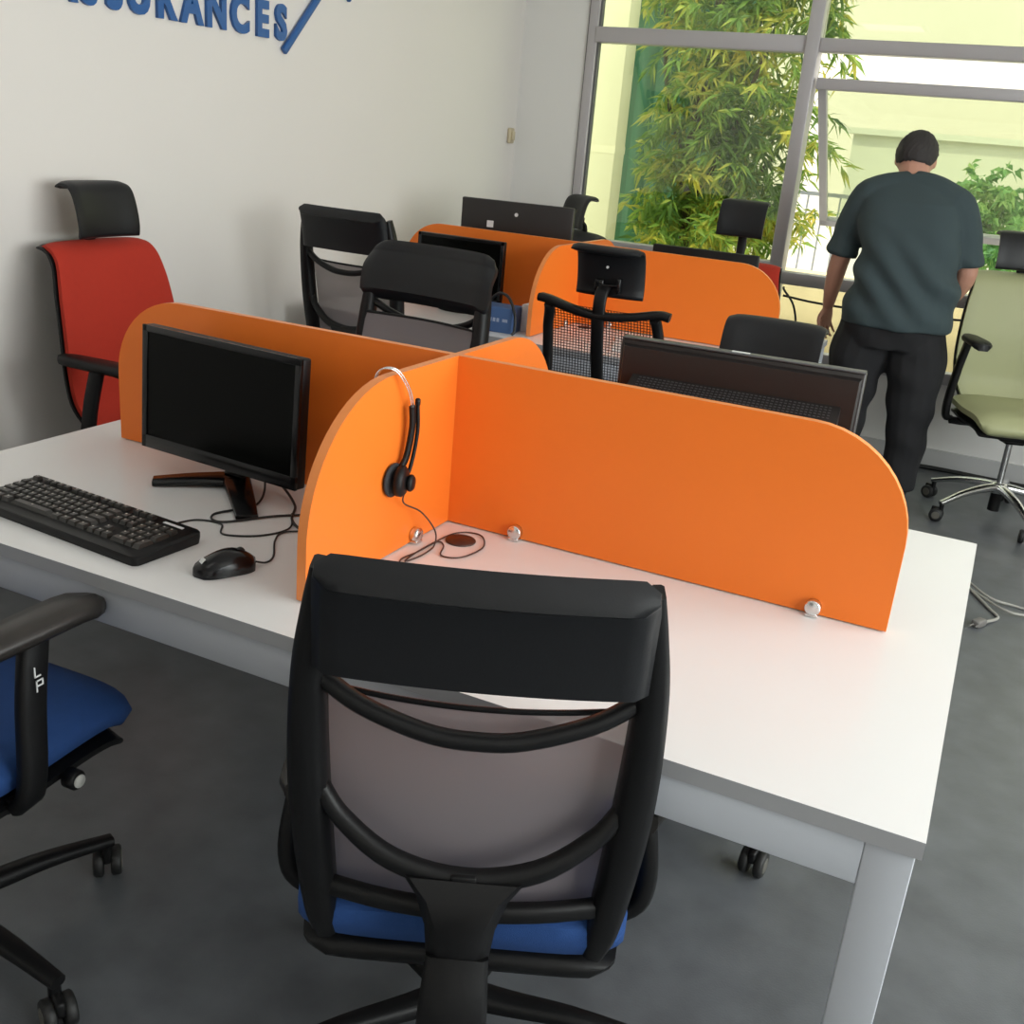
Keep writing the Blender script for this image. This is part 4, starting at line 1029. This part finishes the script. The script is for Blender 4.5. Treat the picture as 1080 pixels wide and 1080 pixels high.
# head: cranium, jaw, nose, ears
ball(bm, HEADC, 0.105, (0.85, 0.98, 1.02), (rad(-22), 0, 0)); ball(bm, HEADC + Vector((0, 0.055, -0.055)), 0.07, (0.86, 0.85, 0.95))
ball(bm, HEADC + Vector((0, 0.10, -0.055)), 0.017, (0.8, 1.1, 1.3)); ball(bm, HEADC + Vector((0, 0.078, -0.012)), 0.035, (1.5, 0.6, 0.5))
for s in (-1, 1): ball(bm, HEADC + Vector((s * 0.082, 0.008, -0.022)), 0.027, (0.32, 0.72, 1.15), (rad(-20), 0, s * 0.3))
for A in (ARM_L, ARM_R): limb(bm, A, ARS); ball(bm, A[0], 0.068)
for Lg in (LEG_L, LEG_R): limb(bm, Lg, LRS)
def hand(bm, wrist, d, palm_n, side):
    """wrist point, direction of the hand, palm normal; side = +1 when the thumb leaves towards +s"""
    d = Vector(d).normalized(); n = Vector(palm_n); n = (n - d * n.dot(d)).normalized(); s = d.cross(n) * side
    w = Vector(wrist)
    rings = []
    for t, hw, hh in ((-0.02, 0.026, 0.022), (0.015, 0.03, 0.019), (0.05, 0.04, 0.016), (0.085, 0.041, 0.013), (0.095, 0.036, 0.010)):
        c = w + d * t
        rings.append([c + s * (hw * cos(2 * PI * k / 14)) + n * (hh * sin(2 * PI * k / 14)) for k in range(14)])
    loft(bm, rings)
    for off, L, r in ((0.030, 0.072, 0.0085), (0.010, 0.080, 0.0088), (-0.010, 0.075, 0.0085), (-0.029, 0.060, 0.0075)):
        b = w + d * 0.080 + s * off
        spread = s * off * 0.35
        p1 = b + d * L * 0.48 + spread + n * 0.010
        p2 = p1 + (d * 0.85 + n * 0.55).normalized() * L * 0.32 + spread * 0.3
        p3 = p2 + (d * 0.5 + n * 0.85).normalized() * L * 0.26
        tube(bm, smooth_path([b, p1, p2, p3], 3), lerp_list([r * 1.05, r, r * 0.92, r * 0.72], 3), 10)
    b = w + d * 0.028 + s * 0.026
    p1 = b + (d * 0.55 + s * 0.75 + n * 0.25).normalized() * 0.036; p2 = p1 + (d * 0.85 + s * 0.3 + n * 0.35).normalized() * 0.030; p3 = p2 + (d * 0.95 + n * 0.3).normalized() * 0.022
    tube(bm, smooth_path([b - s * 0.012, b, p1, p2, p3], 3), lerp_list([0.013, 0.0125, 0.0105, 0.0095, 0.007], 3), 10)
hand(bm, ARM_L[-1], (-0.02, 0.16, -0.98), (0.75, -0.55, 0.0), 1)
hand(bm, ARM_R[-1], (-0.45, 0.6, -0.55), (-0.4, -0.5, -0.5), 1)
body = remeshed('body', bm, 'skin', man, 0.0055, 3)
# face details
for s in (-1, 1):
    bm = NB(); ball(bm, HEADC + Vector((s * 0.031, 0.089, -0.028)), 0.011); obj('eye', bm, 'eye', man, smooth=60)
bm = NB(); ball(bm, HEADC + Vector((0, 0.108, -0.09)), 0.014, (1.6, 0.6, 0.45)); obj('mouth', bm, 'lip', man, smooth=60)
# short hair: a cap over the cranium that ends above the ears, behind the forehead and at the nape
bm = NB(); q = bmesh.ops.create_icosphere(bm, subdivisions=5, radius=0.105)
R = Euler((rad(-22), 0, 0)).to_matrix()
for v in q['verts']: v.co = R @ Vector((v.co.x * 0.85, v.co.y * 0.98, v.co.z * 1.02))
def keep(c):
    a = math.atan2(c.x, -c.y)                    # 0 at the nape
    lim = -0.036 + 0.008 * cos(3 * a) if abs(a) < 1.0 else (-0.03 + 0.035 * (abs(a) - 1.2) / 0.5 if abs(a) < 1.7 else 0.02 + 0.05 * min(1, (abs(a) - 1.7) / 0.6))
    return c.z > lim
bmesh.ops.delete(bm, geom=[v for v in bm.verts if not keep(v.co)], context='VERTS')
random.seed(5)
bm.normal_update()
for v in bm.verts:
    d = v.co.normalized(); k = 0.004 + 0.0025 * sin(60 * d.x + 20 * d.z) * sin(45 * d.z) + random.uniform(0, 0.0015)
    if any(e.is_boundary for e in v.link_edges): k = 0.0005
    v.co = v.co * (1 + k / 0.1) + HEADC
obj('hair', bm, 'hair', man, smooth=80)
# t-shirt
def folds(c):
    a = 0.015 * sin(38 * (c.z + 0.55 * c.x) + 3 * sin(7 * c.x)) * max(0.0, 1 - abs(c.z - 1.02) / 0.24) if c.y < 0.12 else 0
    return a + 0.003 * sin(22 * c.x + 9 * c.z)
bm = NB()
sh = [(0.01, -0.005, 0.812, 0.242, 0.185), (0.01, -0.01, 0.87, 0.246, 0.187)] + [(x, y, z, rx + 0.016, ry + 0.014) for x, y, z, rx, ry in torso[1:6]] + [(-0.045, 0.105, 1.43, 0.158, 0.098), (-0.052, 0.118, 1.458, 0.09, 0.082)]
sh = [(x, y, z, rx, ry) for x, y, z, rx, ry in sh]
loft(bm, [ell((x, y, z), rx, ry, 28, 2.5) for x, y, z, rx, ry in sh])
for A in (ARM_L, ARM_R):
    a0, a1, a2 = Vector(A[0]), Vector(A[1]), Vector(A[2])
    limb(bm, [a0 + Vector((-0.05 if A is ARM_R else 0.05, 0, 0.0)), a0, a1, a1.lerp(a2, 0.85)], [0.075, 0.080, 0.078, 0.072]); ball(bm, a0, 0.078)
    limb(bm, [(-0.05, 0.10, 1.425), ((a0.x - 0.05) / 2, 0.09, 1.402), a0 + Vector((0, 0, 0.0))], [0.075, 0.080, 0.082])
remeshed('t_shirt', bm, 'shirt', man, 0.009, 5, folds)
# trousers
def tfold(c): return 0.005 * sin(42 * c.z + 9 * c.x) * max(0, 1 - abs(c.z - 0.42) / 0.30) + 0.003 * sin(25 * c.x + 30 * c.z)
bm = NB()
loft(bm, [ell((0, 0, z), rx, ry, 24, 2.4) for z, rx, ry in ((0.72, 0.20, 0.155), (0.80, 0.226, 0.172), (0.90, 0.228, 0.175))])
for Lg in (LEG_L, LEG_R):
    P = [Vector(p) for p in Lg]; P[-1] = P[-1] + Vector((0, 0, -0.03)); limb(bm, P, [0.128, 0.136, 0.110, 0.094, 0.074])
remeshed('trousers', bm, 'trouser', man, 0.009, 4, tfold)
for Lg in (LEG_L, LEG_R):
    x, y, _ = Lg[-1]
    bm = NB(); rings = []
    for i in range(11):
        u = i / 10; yy = y - 0.075 + 0.275 * u
        w = 0.046 * (max(0.02, 1 - abs(2 * u - 1) ** 3)) ** 0.5 * (0.88 + 0.2 * u); h = 0.085 - 0.045 * max(0, (u - 0.3) / 0.7) ** 0.8
        if u < 0.05: h *= 0.7
        rings.append([(x + w * cos(2 * PI * k / 14), yy, max(0.0, 0.002 + h * 0.5 + h * 0.5 * sin(2 * PI * k / 14))) for k in range(14)])
    loft(bm, rings); obj('shoe', bm, 'shoe', man, smooth=60)
